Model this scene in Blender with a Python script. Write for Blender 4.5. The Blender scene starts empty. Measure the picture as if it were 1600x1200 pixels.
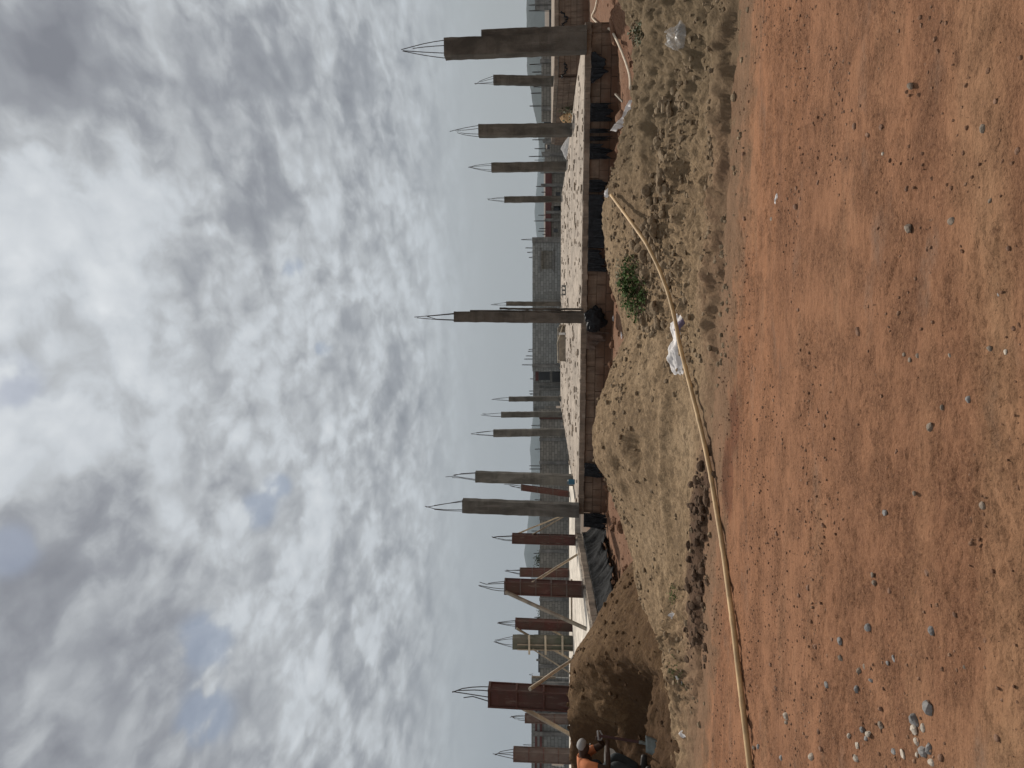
import bpy, bmesh, math, random
import numpy as np
from mathutils import Vector, Matrix

R = math.radians
random.seed(7)
rng = np.random.default_rng(7)
scene = bpy.context.scene
COL = scene.collection

# ------------------------------------------------------------------ camera
F = 1202.0            # focal length in pixels of the 1600x1200 photograph
EYE = 1.65
PITCH = math.atan(49.0 / F)
CF = Vector((0, math.cos(PITCH), math.sin(PITCH)))
CU = Vector((0, -math.sin(PITCH), math.cos(PITCH)))
CAM = Vector((0, 0, EYE))
camd = bpy.data.cameras.new('camera')
cam = bpy.data.objects.new('camera', camd)
COL.objects.link(cam)
camd.sensor_fit = 'HORIZONTAL'
camd.sensor_width = 36.0
camd.lens = F * 36.0 / 1600.0
camd.clip_start = 0.05
camd.clip_end = 20000
# the phone was held sideways: image left is up in the world
mx = Matrix((( -CU.x, 1, -CF.x, CAM.x), (-CU.y, 0, -CF.y, CAM.y), (-CU.z, 0, -CF.z, CAM.z), (0, 0, 0, 1)))
cam.matrix_world = mx
scene.camera = cam

def ray(ix, iy):
    return CF + Vector((1, 0, 0)) * ((600.0 - iy) / F) - CU * ((ix - 800.0) / F)
def at_d(ix, iy, d):
    r = ray(ix, iy)
    return CAM + r * (d / r.y)
def at_z(ix, iy, z):
    r = ray(ix, iy)
    return CAM + r * ((z - EYE) / r.z)

# ------------------------------------------------------------------ sky and sun
SUN_EL, SUN_AZ = 52.0, 13.0
world = bpy.data.worlds.new('World')
scene.world = world
world.use_nodes = True
wt = world.node_tree
wt.nodes.clear()
class NT:
    def __init__(self, t): self.t = t
    def n(self, typ, **k):
        nd = self.t.nodes.new(typ)
        for a, b in k.items(): setattr(nd, a, b)
        return nd
    def put(self, sock, v):
        if hasattr(v, 'is_output'): self.t.links.new(v, sock)
        else: sock.default_value = v
    def math(self, op, a, b=0.0, c=None, clamp=False):
        nd = self.n('ShaderNodeMath', operation=op, use_clamp=clamp)
        self.put(nd.inputs[0], a); self.put(nd.inputs[1], b)
        if c is not None: self.put(nd.inputs[2], c)
        return nd.outputs[0]
    def vmath(self, op, a, b=(0, 0, 0), out=0):
        nd = self.n('ShaderNodeVectorMath', operation=op)
        self.put(nd.inputs[0], a); self.put(nd.inputs[1], b)
        return nd.outputs[out]
    def noise(self, vec, scale, detail=4, rough=0.55, dist=0.0, lac=2.0):
        nd = self.n('ShaderNodeTexNoise')
        self.put(nd.inputs['Vector'], vec)
        nd.inputs['Scale'].default_value = scale; nd.inputs['Detail'].default_value = detail
        nd.inputs['Roughness'].default_value = rough; nd.inputs['Distortion'].default_value = dist
        nd.inputs['Lacunarity'].default_value = lac
        return nd.outputs['Fac']
    def maprange(self, v, a, b, c=0.0, d=1.0, smooth=False):
        nd = self.n('ShaderNodeMapRange')
        if smooth: nd.interpolation_type = 'SMOOTHSTEP'
        self.put(nd.inputs[0], v)
        for i, q in enumerate((a, b, c, d)): nd.inputs[i + 1].default_value = q
        return nd.outputs[0]
    def mix(self, fac, a, b, mode='MIX'):
        nd = self.n('ShaderNodeMix', data_type='RGBA', blend_type=mode)
        self.put(nd.inputs[0], fac)
        for s, v in ((nd.inputs[6], a), (nd.inputs[7], b)):
            self.put(s, v if hasattr(v, 'is_output') else (v[0], v[1], v[2], 1.0))
        return nd.outputs[2]
    def ramp(self, fac, stops):
        nd = self.n('ShaderNodeValToRGB')
        e = nd.color_ramp.elements
        while len(e) < len(stops): e.new(0.5)
        for el, (p, c) in zip(e, stops):
            el.position = p; el.color = (c[0], c[1], c[2], 1.0)
        self.put(nd.inputs[0], fac)
        return nd.outputs[0]
    def scale_vec(self, vec, s, loc=(0, 0, 0), rot=(0, 0, 0)):
        nd = self.n('ShaderNodeMapping')
        self.put(nd.inputs[0], vec)
        nd.inputs['Scale'].default_value = s; nd.inputs['Location'].default_value = loc; nd.inputs['Rotation'].default_value = rot
        return nd.outputs[0]

def build_sky():
    g = NT(wt)
    sky = g.n('ShaderNodeTexSky', sky_type='NISHITA')
    sky.sun_disc = False
    sky.sun_elevation = R(SUN_EL); sky.sun_rotation = R(SUN_AZ)
    sky.air_density = 1.0; sky.dust_density = 1.5
    tc = g.n('ShaderNodeTexCoord').outputs['Generated']
    d = g.vmath('NORMALIZE', tc)
    sep = g.n('ShaderNodeSeparateXYZ'); g.put(sep.inputs[0], d)
    z = g.math('MAXIMUM', sep.outputs[2], 0.0)
    zz = g.math('ADD', z, 0.20)
    cx = g.math('DIVIDE', sep.outputs[0], zz); cy = g.math('DIVIDE', sep.outputs[1], zz)
    comb = g.n('ShaderNodeCombineXYZ'); g.put(comb.inputs[0], cx); g.put(comb.inputs[1], cy)
    p = comb.outputs[0]
    # domain warp for billowing edges
    def warp(vec, scale, amt, det=3):
        wn = g.n('ShaderNodeTexNoise'); g.put(wn.inputs['Vector'], vec); wn.inputs['Scale'].default_value = scale; wn.inputs['Detail'].default_value = det
        wv = g.vmath('SUBTRACT', wn.outputs['Color'], (0.5, 0.5, 0.5))
        ws = g.n('ShaderNodeVectorMath', operation='SCALE'); g.put(ws.inputs[0], wv); ws.inputs['Scale'].default_value = amt
        return g.vmath('ADD', vec, ws.outputs[0])
    def noise2(vec, scale, detail, rough):
        o_ = g.noise(vec, scale, detail, rough); o_.node.noise_dimensions = '2D'; return o_
    def vor2(vec, scale):
        nd = g.n('ShaderNodeTexVoronoi', feature='SMOOTH_F1', voronoi_dimensions='2D'); g.put(nd.inputs['Vector'], vec)
        nd.inputs['Scale'].default_value = scale; nd.inputs['Smoothness'].default_value = 0.35; nd.inputs['Detail'].default_value = 1.0; nd.inputs['Roughness'].default_value = 0.6
        return nd.outputs['Distance']
    pw = warp(p, 7.0, 0.085, 4)
    q = g.scale_vec(pw, (1.45, 0.95, 1.0), (3.1, 1.7, 0.0), (0, 0, R(14)))
    A = noise2(q, 3.6, 8, 0.56)
    V = vor2(q, 9.0)
    B = noise2(g.vmath('ADD', q, (0.02, -0.06, 0.0)), 3.6, 6, 0.56)
    relief = g.math('SUBTRACT', A, B)
    n1 = noise2(q, 1.4, 2, 0.5)
    fade = g.maprange(z, 0.05, 0.22, 0.05, 1.0, True)
    a = g.math('MULTIPLY', g.math('SUBTRACT', n1, 0.5), 0.35)
    sharp = g.maprange(A, 0.40, 0.60, -0.5, 0.5, True)
    b = g.math('ADD', g.math('MULTIPLY', sharp, 0.105), g.math('MULTIPLY', g.math('SUBTRACT', A, 0.5), 0.32))
    c = g.math('ADD', g.math('MULTIPLY', relief, 0.52), g.math('MULTIPLY', g.math('SUBTRACT', 0.42, V), 0.22))
    tex = g.math('MULTIPLY', g.math('ADD', g.math('ADD', a, b), c), fade)
    # the broad light and dark masses of this cloud deck, as directions in the sky
    lobes = [(15, 430, 160, 0.16), (215, 280, 100, 0.15), (60, 690, 120, 0.13), (250, 560, 150, 0.10), (120, 450, 120, 0.06),
             (110, 100, 110, -0.15), (270, 190, 90, -0.19), (20, 40, 90, -0.10), (190, 790, 85, -0.18), (120, 960, 110, -0.09),
             (20, 1130, 180, -0.18), (200, 1190, 130, -0.12), (630, 630, 45, -0.16), (540, 450, 130, 0.10), (420, 170, 120, -0.10), (480, 850, 150, 0.08),
             (620, 1050, 180, -0.05), (410, 640, 35, -0.14), (540, 170, 80, -0.10), (360, 480, 70, -0.07), (400, 1000, 100, 0.05)]
    acc = tex
    for ix, iy, rad, amp in lobes:
        v = ray(ix, iy).normalized()
        dt = g.vmath('DOT_PRODUCT', d, tuple(v), out='Value')
        k = 1.0 / (1.0 - math.cos(rad / F))
        acc = g.math('ADD', acc, g.math('MULTIPLY', g.math('EXPONENT', g.math('MULTIPLY', g.math('SUBTRACT', dt, 1.0), k)), amp))
    val = g.math('ADD', acc, 0.505)
    cloud = g.ramp(val, [(0.0, (2.0, 2.05, 2.35)), (0.28, (3.15, 3.25, 3.55)), (0.48, (4.7, 4.87, 5.1)), (0.64, (6.0, 6.3, 6.65)), (1.0, (7.9, 8.15, 8.4))])
    horizon = g.mix(g.maprange(sep.outputs[0], -0.45, 0.45), (3.3, 3.55, 3.85), (3.95, 4.05, 4.0))
    hfac = g.maprange(z, 0.04, 0.17, 1.0, 0.0, True)
    cloud = g.mix(g.math('MULTIPLY', hfac, 0.85), cloud, horizon)
    # gaps of blue sky
    gaps = None
    for ix, iy, rad in ((15, 600, 40), (320, 1000, 40), (455, 420, 20), (15, 860, 35), (505, 545, 14), (400, 800, 28), (320, 1120, 40), (435, 760, 20), (230, 270, 0)):
        if rad == 0: continue
        v = ray(ix, iy).normalized()
        dt = g.vmath('DOT_PRODUCT', d, tuple(v), out='Value')
        k = 1.0 / (1.0 - math.cos(rad / F))
        e = g.math('EXPONENT', g.math('MULTIPLY', g.math('SUBTRACT', dt, 1.0), k))
        gaps = e if gaps is None else g.math('ADD', gaps, e)
    gm = g.maprange(g.math('SUBTRACT', g.math('MULTIPLY', gaps, 0.55), g.math('ADD', g.math('MULTIPLY', A, 2.4), g.math('MULTIPLY', g.math('SUBTRACT', 0.42, V), 0.9))), -1.0, -0.45, 0.0, 0.6, True)
    gm = g.math('MULTIPLY', gm, g.maprange(gaps, 0.15, 0.7, 0, 1, True))
    tinted = g.mix(0.7, sky.outputs[0], (2.3, 2.75, 3.7))
    final = g.mix(gm, cloud, tinted)
    below = g.maprange(sep.outputs[2], -0.02, 0.0, 0.0, 1.0)
    final = g.mix(below, (1.6, 1.2, 0.9), final)
    bg = g.n('ShaderNodeBackground'); g.put(bg.inputs[0], final); bg.inputs[1].default_value = 0.1
    world.cycles.sampling_method = 'MANUAL'; world.cycles.sample_map_resolution = 256
    out = g.n('ShaderNodeOutputWorld'); wt.links.new(bg.outputs[0], out.inputs[0])
build_sky()

sund = bpy.data.lights.new('sun', 'SUN')
sund.energy = 4.0
sund.angle = R(0.9)
sund.color = (1.0, 0.94, 0.86)
sun = bpy.data.objects.new('sun', sund)
COL.objects.link(sun)
sv = Vector((math.sin(R(SUN_AZ)) * math.cos(R(SUN_EL)), math.cos(R(SUN_AZ)) * math.cos(R(SUN_EL)), math.sin(R(SUN_EL))))
sun.rotation_euler = sv.to_track_quat('Z', 'Y').to_euler()
sun.location = (5, 20, 30)

scene.view_settings.view_transform = 'Standard'
scene.view_settings.look = 'None'
scene.view_settings.exposure = 0.0
scene.view_settings.gamma = 1.0

# ------------------------------------------------------------------ object helpers
WLOC = {}
def tag(o, label=None, cat=None, group=None, kind=None):
    if label: o['label'] = label
    if cat: o['category'] = cat
    if group: o['group'] = group
    if kind: o['kind'] = kind
    return o
def thing(name, loc, label, cat, group=None):
    o = bpy.data.objects.new(name, None)
    o.empty_display_size = 0.2
    COL.objects.link(o)
    o.location = loc
    WLOC[o.name] = Vector(loc)
    return tag(o, label, cat, group)

class MB:
    def __init__(self): self.v = []; self.f = []; self.uv = {}
    def add(self, vs, fs):
        o = len(self.v)
        self.v += [tuple(q) for q in vs]
        self.f += [tuple(i + o for i in q) for q in fs]
        return self
    def box(self, c, s, rz=0.0, jit=0.0):
        hx, hy, hz = s[0] / 2, s[1] / 2, s[2] / 2
        cs, sn = math.cos(rz), math.sin(rz)
        vs = []
        for x, y, z in ((-1,-1,-1),(1,-1,-1),(1,1,-1),(-1,1,-1),(-1,-1,1),(1,-1,1),(1,1,1),(-1,1,1)):
            X, Y = x * hx, y * hy
            vs.append((c[0] + X * cs - Y * sn + random.uniform(-jit, jit), c[1] + X * sn + Y * cs + random.uniform(-jit, jit), c[2] + z * hz + random.uniform(-jit, jit)))
        return self.add(vs, [(0,3,2,1),(4,5,6,7),(0,1,5,4),(1,2,6,5),(2,3,7,6),(3,0,4,7)])
    def bar(self, a, b, w, h, up=(0, 0, 1)):
        a, b = Vector(a), Vector(b)
        t = (b - a).normalized(); up = Vector(up)
        if abs(t.dot(up)) > 0.95: up = Vector((0, 1, 0))
        s = t.cross(up).normalized() * (w / 2); u = s.cross(t).normalized() * (h / 2)
        vs = [a - s - u, a + s - u, a + s + u, a - s + u, b - s - u, b + s - u, b + s + u, b - s + u]
        return self.add(vs, [(0,1,2,3),(7,6,5,4),(1,0,4,5),(2,1,5,6),(3,2,6,7),(0,3,7,4)])
    def tube(self, pts, rad, n=8, caps=True):
        pts = [Vector(q) for q in pts]
        if not hasattr(rad, '__len__'): rad = [rad] * len(pts)
        rings = []
        ref = Vector((0.13, 0.2, 1)).normalized()
        for i, q in enumerate(pts):
            t = (pts[min(i + 1, len(pts) - 1)] - pts[max(i - 1, 0)]).normalized()
            if abs(t.dot(ref)) > 0.97: rr = Vector((1, 0, 0))
            else: rr = ref
            s = t.cross(rr).normalized(); u = s.cross(t)
            rings.append([q + (s * math.cos(2 * math.pi * k / n) + u * math.sin(2 * math.pi * k / n)) * rad[i] for k in range(n)])
        vs = [q for r in rings for q in r]
        fs = []
        for i in range(len(pts) - 1):
            for k in range(n):
                k2 = (k + 1) % n
                fs.append((i * n + k, (i + 1) * n + k, (i + 1) * n + k2, i * n + k2))
        if caps:
            fs.append(tuple(range(n))); fs.append(tuple((len(pts) - 1) * n + k for k in reversed(range(n))))
        return self.add(vs, fs)
    def build(self, name, m, parent=None, smooth=False, uv=None):
        me = bpy.data.meshes.new(name)
        off = Vector((0, 0, 0))
        if parent is not None: off = WLOC.get(parent.name, Vector((0, 0, 0)))
        me.from_pydata([(a - off.x, b - off.y, c - off.z) for a, b, c in self.v], [], self.f)
        if uv:
            l = me.uv_layers.new(name='UVMap')
            for lp in me.loops: l.data[lp.index].uv = uv(self.v[lp.vertex_index])
        me.validate()
        me.materials.append(m)
        if smooth: me.polygons.foreach_set('use_smooth', [True] * len(me.polygons))
        o = bpy.data.objects.new(name, me)
        COL.objects.link(o)
        if parent is not None:
            o.parent = parent; WLOC[o.name] = off
        return o

def grid_object(name, X, Y, Z, m, keep=None):
    ny, nx = X.shape
    co = np.stack([X, Y, Z], -1).reshape(-1, 3).astype(np.float32)
    idx = np.arange(nx * ny).reshape(ny, nx)
    q = np.stack([idx[:-1, :-1], idx[:-1, 1:], idx[1:, 1:], idx[1:, :-1]], -1).reshape(-1, 4)
    if keep is not None:
        kf = (keep[:-1, :-1] | keep[:-1, 1:] | keep[1:, 1:] | keep[1:, :-1]).reshape(-1)
        q = q[kf]
        used = np.unique(q); remap = np.zeros(nx * ny, dtype=np.int64); remap[used] = np.arange(len(used))
        co = co[used]; q = remap[q]
    me = bpy.data.meshes.new(name)
    me.vertices.add(len(co)); me.vertices.foreach_set('co', co.ravel())
    me.loops.add(q.size); me.loops.foreach_set('vertex_index', q.ravel().astype(np.int32))
    me.polygons.add(len(q))
    me.polygons.foreach_set('loop_start', np.arange(0, q.size, 4, dtype=np.int32))
    me.polygons.foreach_set('loop_total', np.full(len(q), 4, dtype=np.int32))
    me.polygons.foreach_set('use_smooth', np.ones(len(q), dtype=bool))
    me.update(); me.validate()
    me.materials.append(m)
    o = bpy.data.objects.new(name, me)
    COL.objects.link(o)
    return o

# ------------------------------------------------------------------ numpy noise
_perm = rng.permutation(512)
_perm = np.concatenate([_perm, _perm, _perm])
_ang = rng.uniform(0, 2 * np.pi, 512)
def perlin(x, y):
    x = np.asarray(x, float); y = np.asarray(y, float)
    xi = np.floor(x).astype(int); yi = np.floor(y).astype(int)
    xf = x - xi; yf = y - yi
    u = xf * xf * xf * (xf * (xf * 6 - 15) + 10); v = yf * yf * yf * (yf * (yf * 6 - 15) + 10)
    def gr(ix, iy, dx, dy):
        h = _perm[(_perm[ix & 511] + iy) & 511]
        a = _ang[h]
        return np.cos(a) * dx + np.sin(a) * dy
    n00 = gr(xi, yi, xf, yf); n10 = gr(xi + 1, yi, xf - 1, yf)
    n01 = gr(xi, yi + 1, xf, yf - 1); n11 = gr(xi + 1, yi + 1, xf - 1, yf - 1)
    return (n00 * (1 - u) + n10 * u) * (1 - v) + (n01 * (1 - u) + n11 * u) * v
def fbm(x, y, oct=4, gain=0.5, lac=2.03):
    s = 0; a = 1.0
    for i in range(oct):
        s = s + a * perlin(x + 17.3 * i, y + 9.1 * i); a *= gain
        x = x * lac; y = y * lac
    return s
def sstep(a, b, x):
    t = np.clip((np.asarray(x, float) - a) / (b - a), 0, 1)
    return t * t * (3 - 2 * t)

# ------------------------------------------------------------------ terrain heights
def road_edge(x):
    x = np.asarray(x, float)
    return 7.2 - 0.27 * x + 0.18 * fbm(x * 0.7 + 3, x * 0 + 0.5, 3) + 0.07 * fbm(x * 3.1, x * 0 + 7.5, 3) + 0.05 * fbm(x * 9.7, x * 0 + 1.5, 3)
_cr = [(-400, 985), (0, 985), (60, 988), (120, 990), (160, 985), (200, 976), (230, 966), (270, 955), (300, 946), (340, 943), (380, 943), (420, 947), (450, 955),
       (480, 963), (510, 970), (530, 973), (555, 962), (580, 952), (600, 945), (630, 933), (660, 927), (690, 925), (720, 930), (750, 945),
       (780, 957), (810, 970), (840, 980), (870, 986), (900, 992), (1000, 1010), (1100, 1025), (1600, 1025)]
YC = 11.2
_crx = np.array([(600 - iy) / F * YC for iy, v in _cr])[::-1]
_crz = np.array([EYE - (v - 849) / F * YC for iy, v in _cr])[::-1]
def crest(x): return np.interp(x, _crx, _crz)

def h_ground(x, y):
    x = np.asarray(x, float); y = np.asarray(y, float)
    r = np.hypot(x, y)
    n = 0.05 * fbm(x * 0.5, y * 0.5, 4) + 0.02 * fbm(x * 2.5 + 5, y * 2.5, 3)
    z = n * sstep(200, 40, r) - 0.02
    # excavated hump against the foundation on the right
    z = z + 0.30 * np.exp(-((x - 8.3) / 2.2) ** 2 - ((y - 14.8) / 1.3) ** 2) * (1 + 0.8 * fbm(x * 1.6, y * 1.6, 4))
    z = z - 0.42 * sstep(46, 60, y)
    z = np.where(y < road_edge(x) + 0.35, z - 0.12, z)
    return z
def h_road(x, y):
    x = np.asarray(x, float); y = np.asarray(y, float)
    e = road_edge(x)
    z = 0.02 * fbm(x * 0.35, y * 0.6, 3) + 0.011 * fbm(x * 1.1, y * 2.6 + 0.9 * x * 0.3, 4) + 0.006 * fbm(x * 6, y * 9, 4, 0.6)
    rough = sstep(-0.15, 0.25, fbm(x * 0.55 + 9, y * 0.8 + 2, 3))
    z = z + (0.25 + rough) * 0.0095 * fbm(x * 20, y * 24, 3, 0.8) + 0.006 * sstep(0.25, 0.45, fbm(x * 9 + 3, y * 11, 3, 0.6)) * (0.3 + rough)
    # old wheel tracks along the road
    for off, w, dp in ((0.45, 0.10, 0.012), (0.85, 0.07, 0.008), (1.7, 0.14, 0.010), (2.1, 0.06, 0.006), (3.0, 0.12, 0.008)):
        c = 7.2 - 0.27 * x - off + 0.05 * np.sin(x * 1.3 + off)
        q = (y - c) / w
        z = z - dp * np.exp(-q * q) + 0.5 * dp * np.exp(-((np.abs(q) - 1.7) / 0.6) ** 2)
    # two small washed channels near the camera
    for pts in (((1.42, 3.42), (1.36, 3.47), (1.22, 3.62), (1.08, 3.80), (1.02, 3.86)), ((0.98, 3.36), (0.90, 3.46), (0.84, 3.55)), ((0.66, 3.60), (0.52, 3.72), (0.44, 3.76))):
        dmin = np.full(np.shape(x), 9.0)
        for (ax, ay), (bx, by) in zip(pts[:-1], pts[1:]):
            L2 = (bx - ax) ** 2 + (by - ay) ** 2
            t = np.clip(((x - ax) * (bx - ax) + (y - ay) * (by - ay)) / L2, 0, 1)
            dmin = np.minimum(dmin, np.hypot(x - ax - t * (bx - ax), y - ay - t * (by - ay)))
        z = z - 0.012 * np.exp(-(dmin / 0.011) ** 2) + 0.003 * np.exp(-((dmin - 0.03) / 0.015) ** 2)
    z = z - 0.16 * sstep(0.25, 0.60, y - e)
    return z
_pits = [(3.15, 9.35, 0.26, 0.20), (3.5, 9.45, 0.18, 0.12), (4.0, 9.4, 0.30, 0.16), (3.75, 9.75, 0.22, 0.14), (4.5, 8.6, 0.25, 0.12), (2.6, 9.3, 0.22, 0.10), (2.3, 8.5, 0.2, 0.09), (-0.78, 9.85, 0.15, 0.11), (-0.95, 9.75, 0.10, 0.07),
         (5.2, 9.0, 0.4, 0.12), (-1.1, 10.3, 0.12, 0.08), (-1.4, 10.2, 0.12, 0.06), (0.35, 10.0, 0.10, 0.05), (2.7, 8.2, 0.16, 0.08), (1.9, 8.35, 0.12, 0.08)]
def h_soil(x, y):
    x = np.asarray(x, float); y = np.asarray(y, float)
    e = road_edge(x)
    c = crest(x)
    yc = YC + 0.25 * fbm(x * 0.6, x * 0 + 4, 2)
    yc = np.where(x > 3, yc + (x - 3) * 0.2, yc)
    t = (y - e) / (yc - e)
    front = -0.015 + 0.065 * sstep(0.0, 0.22, t) + (c - 0.05) * sstep(0.22, 1.02, t) + 0.030 * fbm(x * 5.5, y * 5.5 + 8, 5, 0.65) * sstep(0.25, 0.05, t)
    back = c - (y - yc) * 0.62
    z = np.where(y < yc, front, back)
    # lip of soil thrown up along the road, and rut ridges
    z = z + 0.07 * np.exp(-((y - e - 0.45 - 0.15 * fbm(x * 1.2, x * 0 + 2, 3)) / 0.13) ** 2) * (0.3 + 2.2 * np.abs(fbm(x * 3.1, y * 3.1 + 3, 4, 0.6))) * sstep(-1.0, 1.2, x)
    q = y - (e + 0.95 + 0.12 * np.sin(x * 0.9))
    z = z + 0.05 * np.exp(-(q / 0.07) ** 2) * sstep(-0.5, 0.8, x) * sstep(5.2, 4.2, x)
    z = z + 0.05 * np.exp(-((y - e - 1.9 - 0.22 * x) / 0.09) ** 2) * sstep(-3.2, -2.4, x) * sstep(0.6, -0.2, x)
    # coarse broken clods in the strip by the road, finer tilth higher up
    band = sstep(0.08, 0.25, t) * sstep(0.75, 0.45, t)
    lump = np.abs(fbm(x * 2.2 + 11, y * 2.6, 4, 0.55))
    z = z + band * (0.12 * sstep(-0.6, 1.0, x) * sstep(6, 3, x) + 0.03 + 0.12 * sstep(-1.8, -2.6, x)) * (lump - 0.22)
    right = sstep(2.2, 3.4, x)
    z = z + right * 0.12 * fbm(x * 1.1, y * 1.7 + 20, 6, 0.60) * sstep(0.1, 0.4, t) * sstep(1.5, 1.1, t)
    z = z + 0.24 * np.exp(-(((x - 3.8) / 0.55) ** 2 + ((y - 7.95) / 0.42) ** 2) ** 1.4) + 0.14 * np.exp(-(((x - 4.6) / 0.5) ** 2 + ((y - 9.6) / 0.4) ** 2))
    ee = y - e + 0.20 * fbm(x * 2.3, y * 2.3 + 6, 6, 0.70)
    z = z + (0.03 + 0.09 * sstep(-0.2, 0.3, fbm(x * 0.9 + 5, x * 0 + 1, 2))) * sstep(0.24, 0.40, ee) * sstep(1.3, 0.6, ee) * sstep(-0.2, 1.4, x)
    z = z + 0.055 * sstep(0.20, 0.26, ee) * sstep(0.9, 0.5, ee) * sstep(-3.6, -3.1, x) * sstep(-0.6, -1.0, x)
    calm = 1 - 0.75 * sstep(-3.2, -2.7, x) * sstep(0.1, -0.5, x) * sstep(0.1, 0.25, t) * sstep(0.95, 0.6, t)
    ru = 0.72 * x + 0.69 * y; rv = -0.69 * x + 0.72 * y
    z = z + right * (0.11 * fbm(ru * 0.55 + 3, rv * 2.3, 5, 0.62) + 0.05 * fbm(ru * 1.6, rv * 8.5, 5, 0.65)) * sstep(0.08, 0.3, t) * sstep(1.3, 1.0, t)
    z = z + (1 - right) * 0.026 * fbm(ru * 1.3 + 7, rv * 5.5, 5, 0.65) * sstep(0.1, 0.3, t)
    z = z + 0.030 * fbm(x * 2.6, y * 2.6, 5, 0.6) * sstep(0.03, 0.2, t) * calm
    z = z + 0.014 * fbm(x * 11, y * 11, 4, 0.7) * sstep(0.0, 0.15, t) * calm
    z = z - 0.03 * calm * sstep(0.28, 0.5, fbm(x * 5 + 31, y * 5, 3, 0.6)) * sstep(0.15, 0.3, t)
    for px, py, pr, pd in _pits:
        z = z - pd * np.exp(-(((x - px) / pr) ** 2 + ((y - py) / pr) ** 2) ** 1.5)
        z = z + 0.35 * pd * np.exp(-(((x - px) / pr) ** 2 + ((y - py - pr * 1.1) / pr) ** 2))
    # weedy clod bank in front of the sand heap
    z = z + np.exp(-((x + 3.15) / 0.62) ** 2 - ((y - 9.0) / 0.30) ** 2) * (0.13 + 0.22 * np.abs(fbm(x * 4.2, y * 5.0, 5, 0.6)))
    # heel marks of a wheel on the left
    ph = (x * 0.95 + y * 0.45)
    z = z + 0.022 * np.sin(ph * 2 * np.pi / 0.14) * np.exp(-((x + 3.2) / 0.55) ** 2 - ((y - 8.6) / 0.42) ** 2)
    z = np.where(t < 0.0, z + t * 0.8, z)
    return z
def h_sand(x, y):
    x = np.asarray(x, float); y = np.asarray(y, float)
    wx = x + 0.12 * fbm(x * 0.8, y * 0.8 + 5, 3); wy = y + 0.12 * fbm(x * 0.8 + 8, y * 0.8, 3)
    ax, ay, bx, by = -4.45, 12.0, -9.0, 11.7
    L2 = (bx - ax) ** 2 + (by - ay) ** 2
    t = np.clip(((wx - ax) * (bx - ax) + (wy - ay) * (by - ay)) / L2, 0, 1)
    dx = wx - (ax + t * (bx - ax)); dy = wy - (ay + t * (by - ay))
    k = np.where(dy < 0, 0.50, 0.66)
    d = np.sqrt((dx * 0.70) ** 2 + (dy * k) ** 2 + 0.012) - 0.11
    z = 1.24 - d
    # scooped hollows where sand has been dug away
    def scoop(z, cx, cy, rx, ry, floor, steep):
        wx2 = wx + 0.22 * fbm(x * 1.3 + 4, y * 1.3, 4); wy2 = wy + 0.22 * fbm(x * 1.3, y * 1.3 + 9, 4)
        r = np.sqrt(((wx2 - cx) / rx) ** 2 + ((wy2 - cy) / ry) ** 2)
        s = floor + 0.10 * fbm(x * 2.2 + cx, y * 2.2, 4, 0.6) + 0.12 * np.abs(fbm(x * 1.1 + 3, y * 3.0, 3)) + np.maximum(r - 1, 0) * steep
        w = 0.05
        return -w * np.log(np.exp(-np.clip(z, -3, 3) / w) + np.exp(-np.clip(s, -3, 3) / w))
    z = scoop(z, -4.6, 10.05, 0.78, 0.85, 0.13, 1.15)
    z = scoop(z, -5.75, 11.05, 0.65, 0.60, 0.45, 1.5)
    ru_ = 0.5 * x + 0.87 * y; rv_ = -0.87 * x + 0.5 * y
    z = z + 0.03 * fbm(x * 1.7, y * 1.7, 4) + 0.022 * fbm(x * 6, y * 6, 5, 0.7) + 0.025 * fbm(ru_ * 1.2, rv_ * 6.0, 4, 0.65) * sstep(0.1, 0.4, z) + 0.07 * np.abs(fbm(x * 3.4 + y * 1.2, y * 0.9, 4, 0.6)) * sstep(-4.2, -4.9, x)
    return z
def H(x, y):
    return float(max(h_ground(x, y), h_road(x, y) if y < 9 else -9, h_soil(x, y) if 5 < y < 14 else -9, h_sand(x, y)))
def hit(ix, iy, dmin=1.5, dmax=60):
    r = ray(ix, iy)
    ts = np.concatenate([np.arange(dmin, 16, 0.02), np.arange(16, dmax, 0.1)])
    x = CAM.x + r.x * ts / r.y; y = ts; z = CAM.z + r.z * ts / r.y
    hh = np.maximum(np.maximum(h_ground(x, y), np.where(y < 9, h_road(x, y), -9)), np.maximum(np.where((y > 5) & (y < 14), h_soil(x, y), -9), h_sand(x, y)))
    k = np.argmax(hh >= z)
    return Vector((x[k], y[k], hh[k]))

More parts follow.
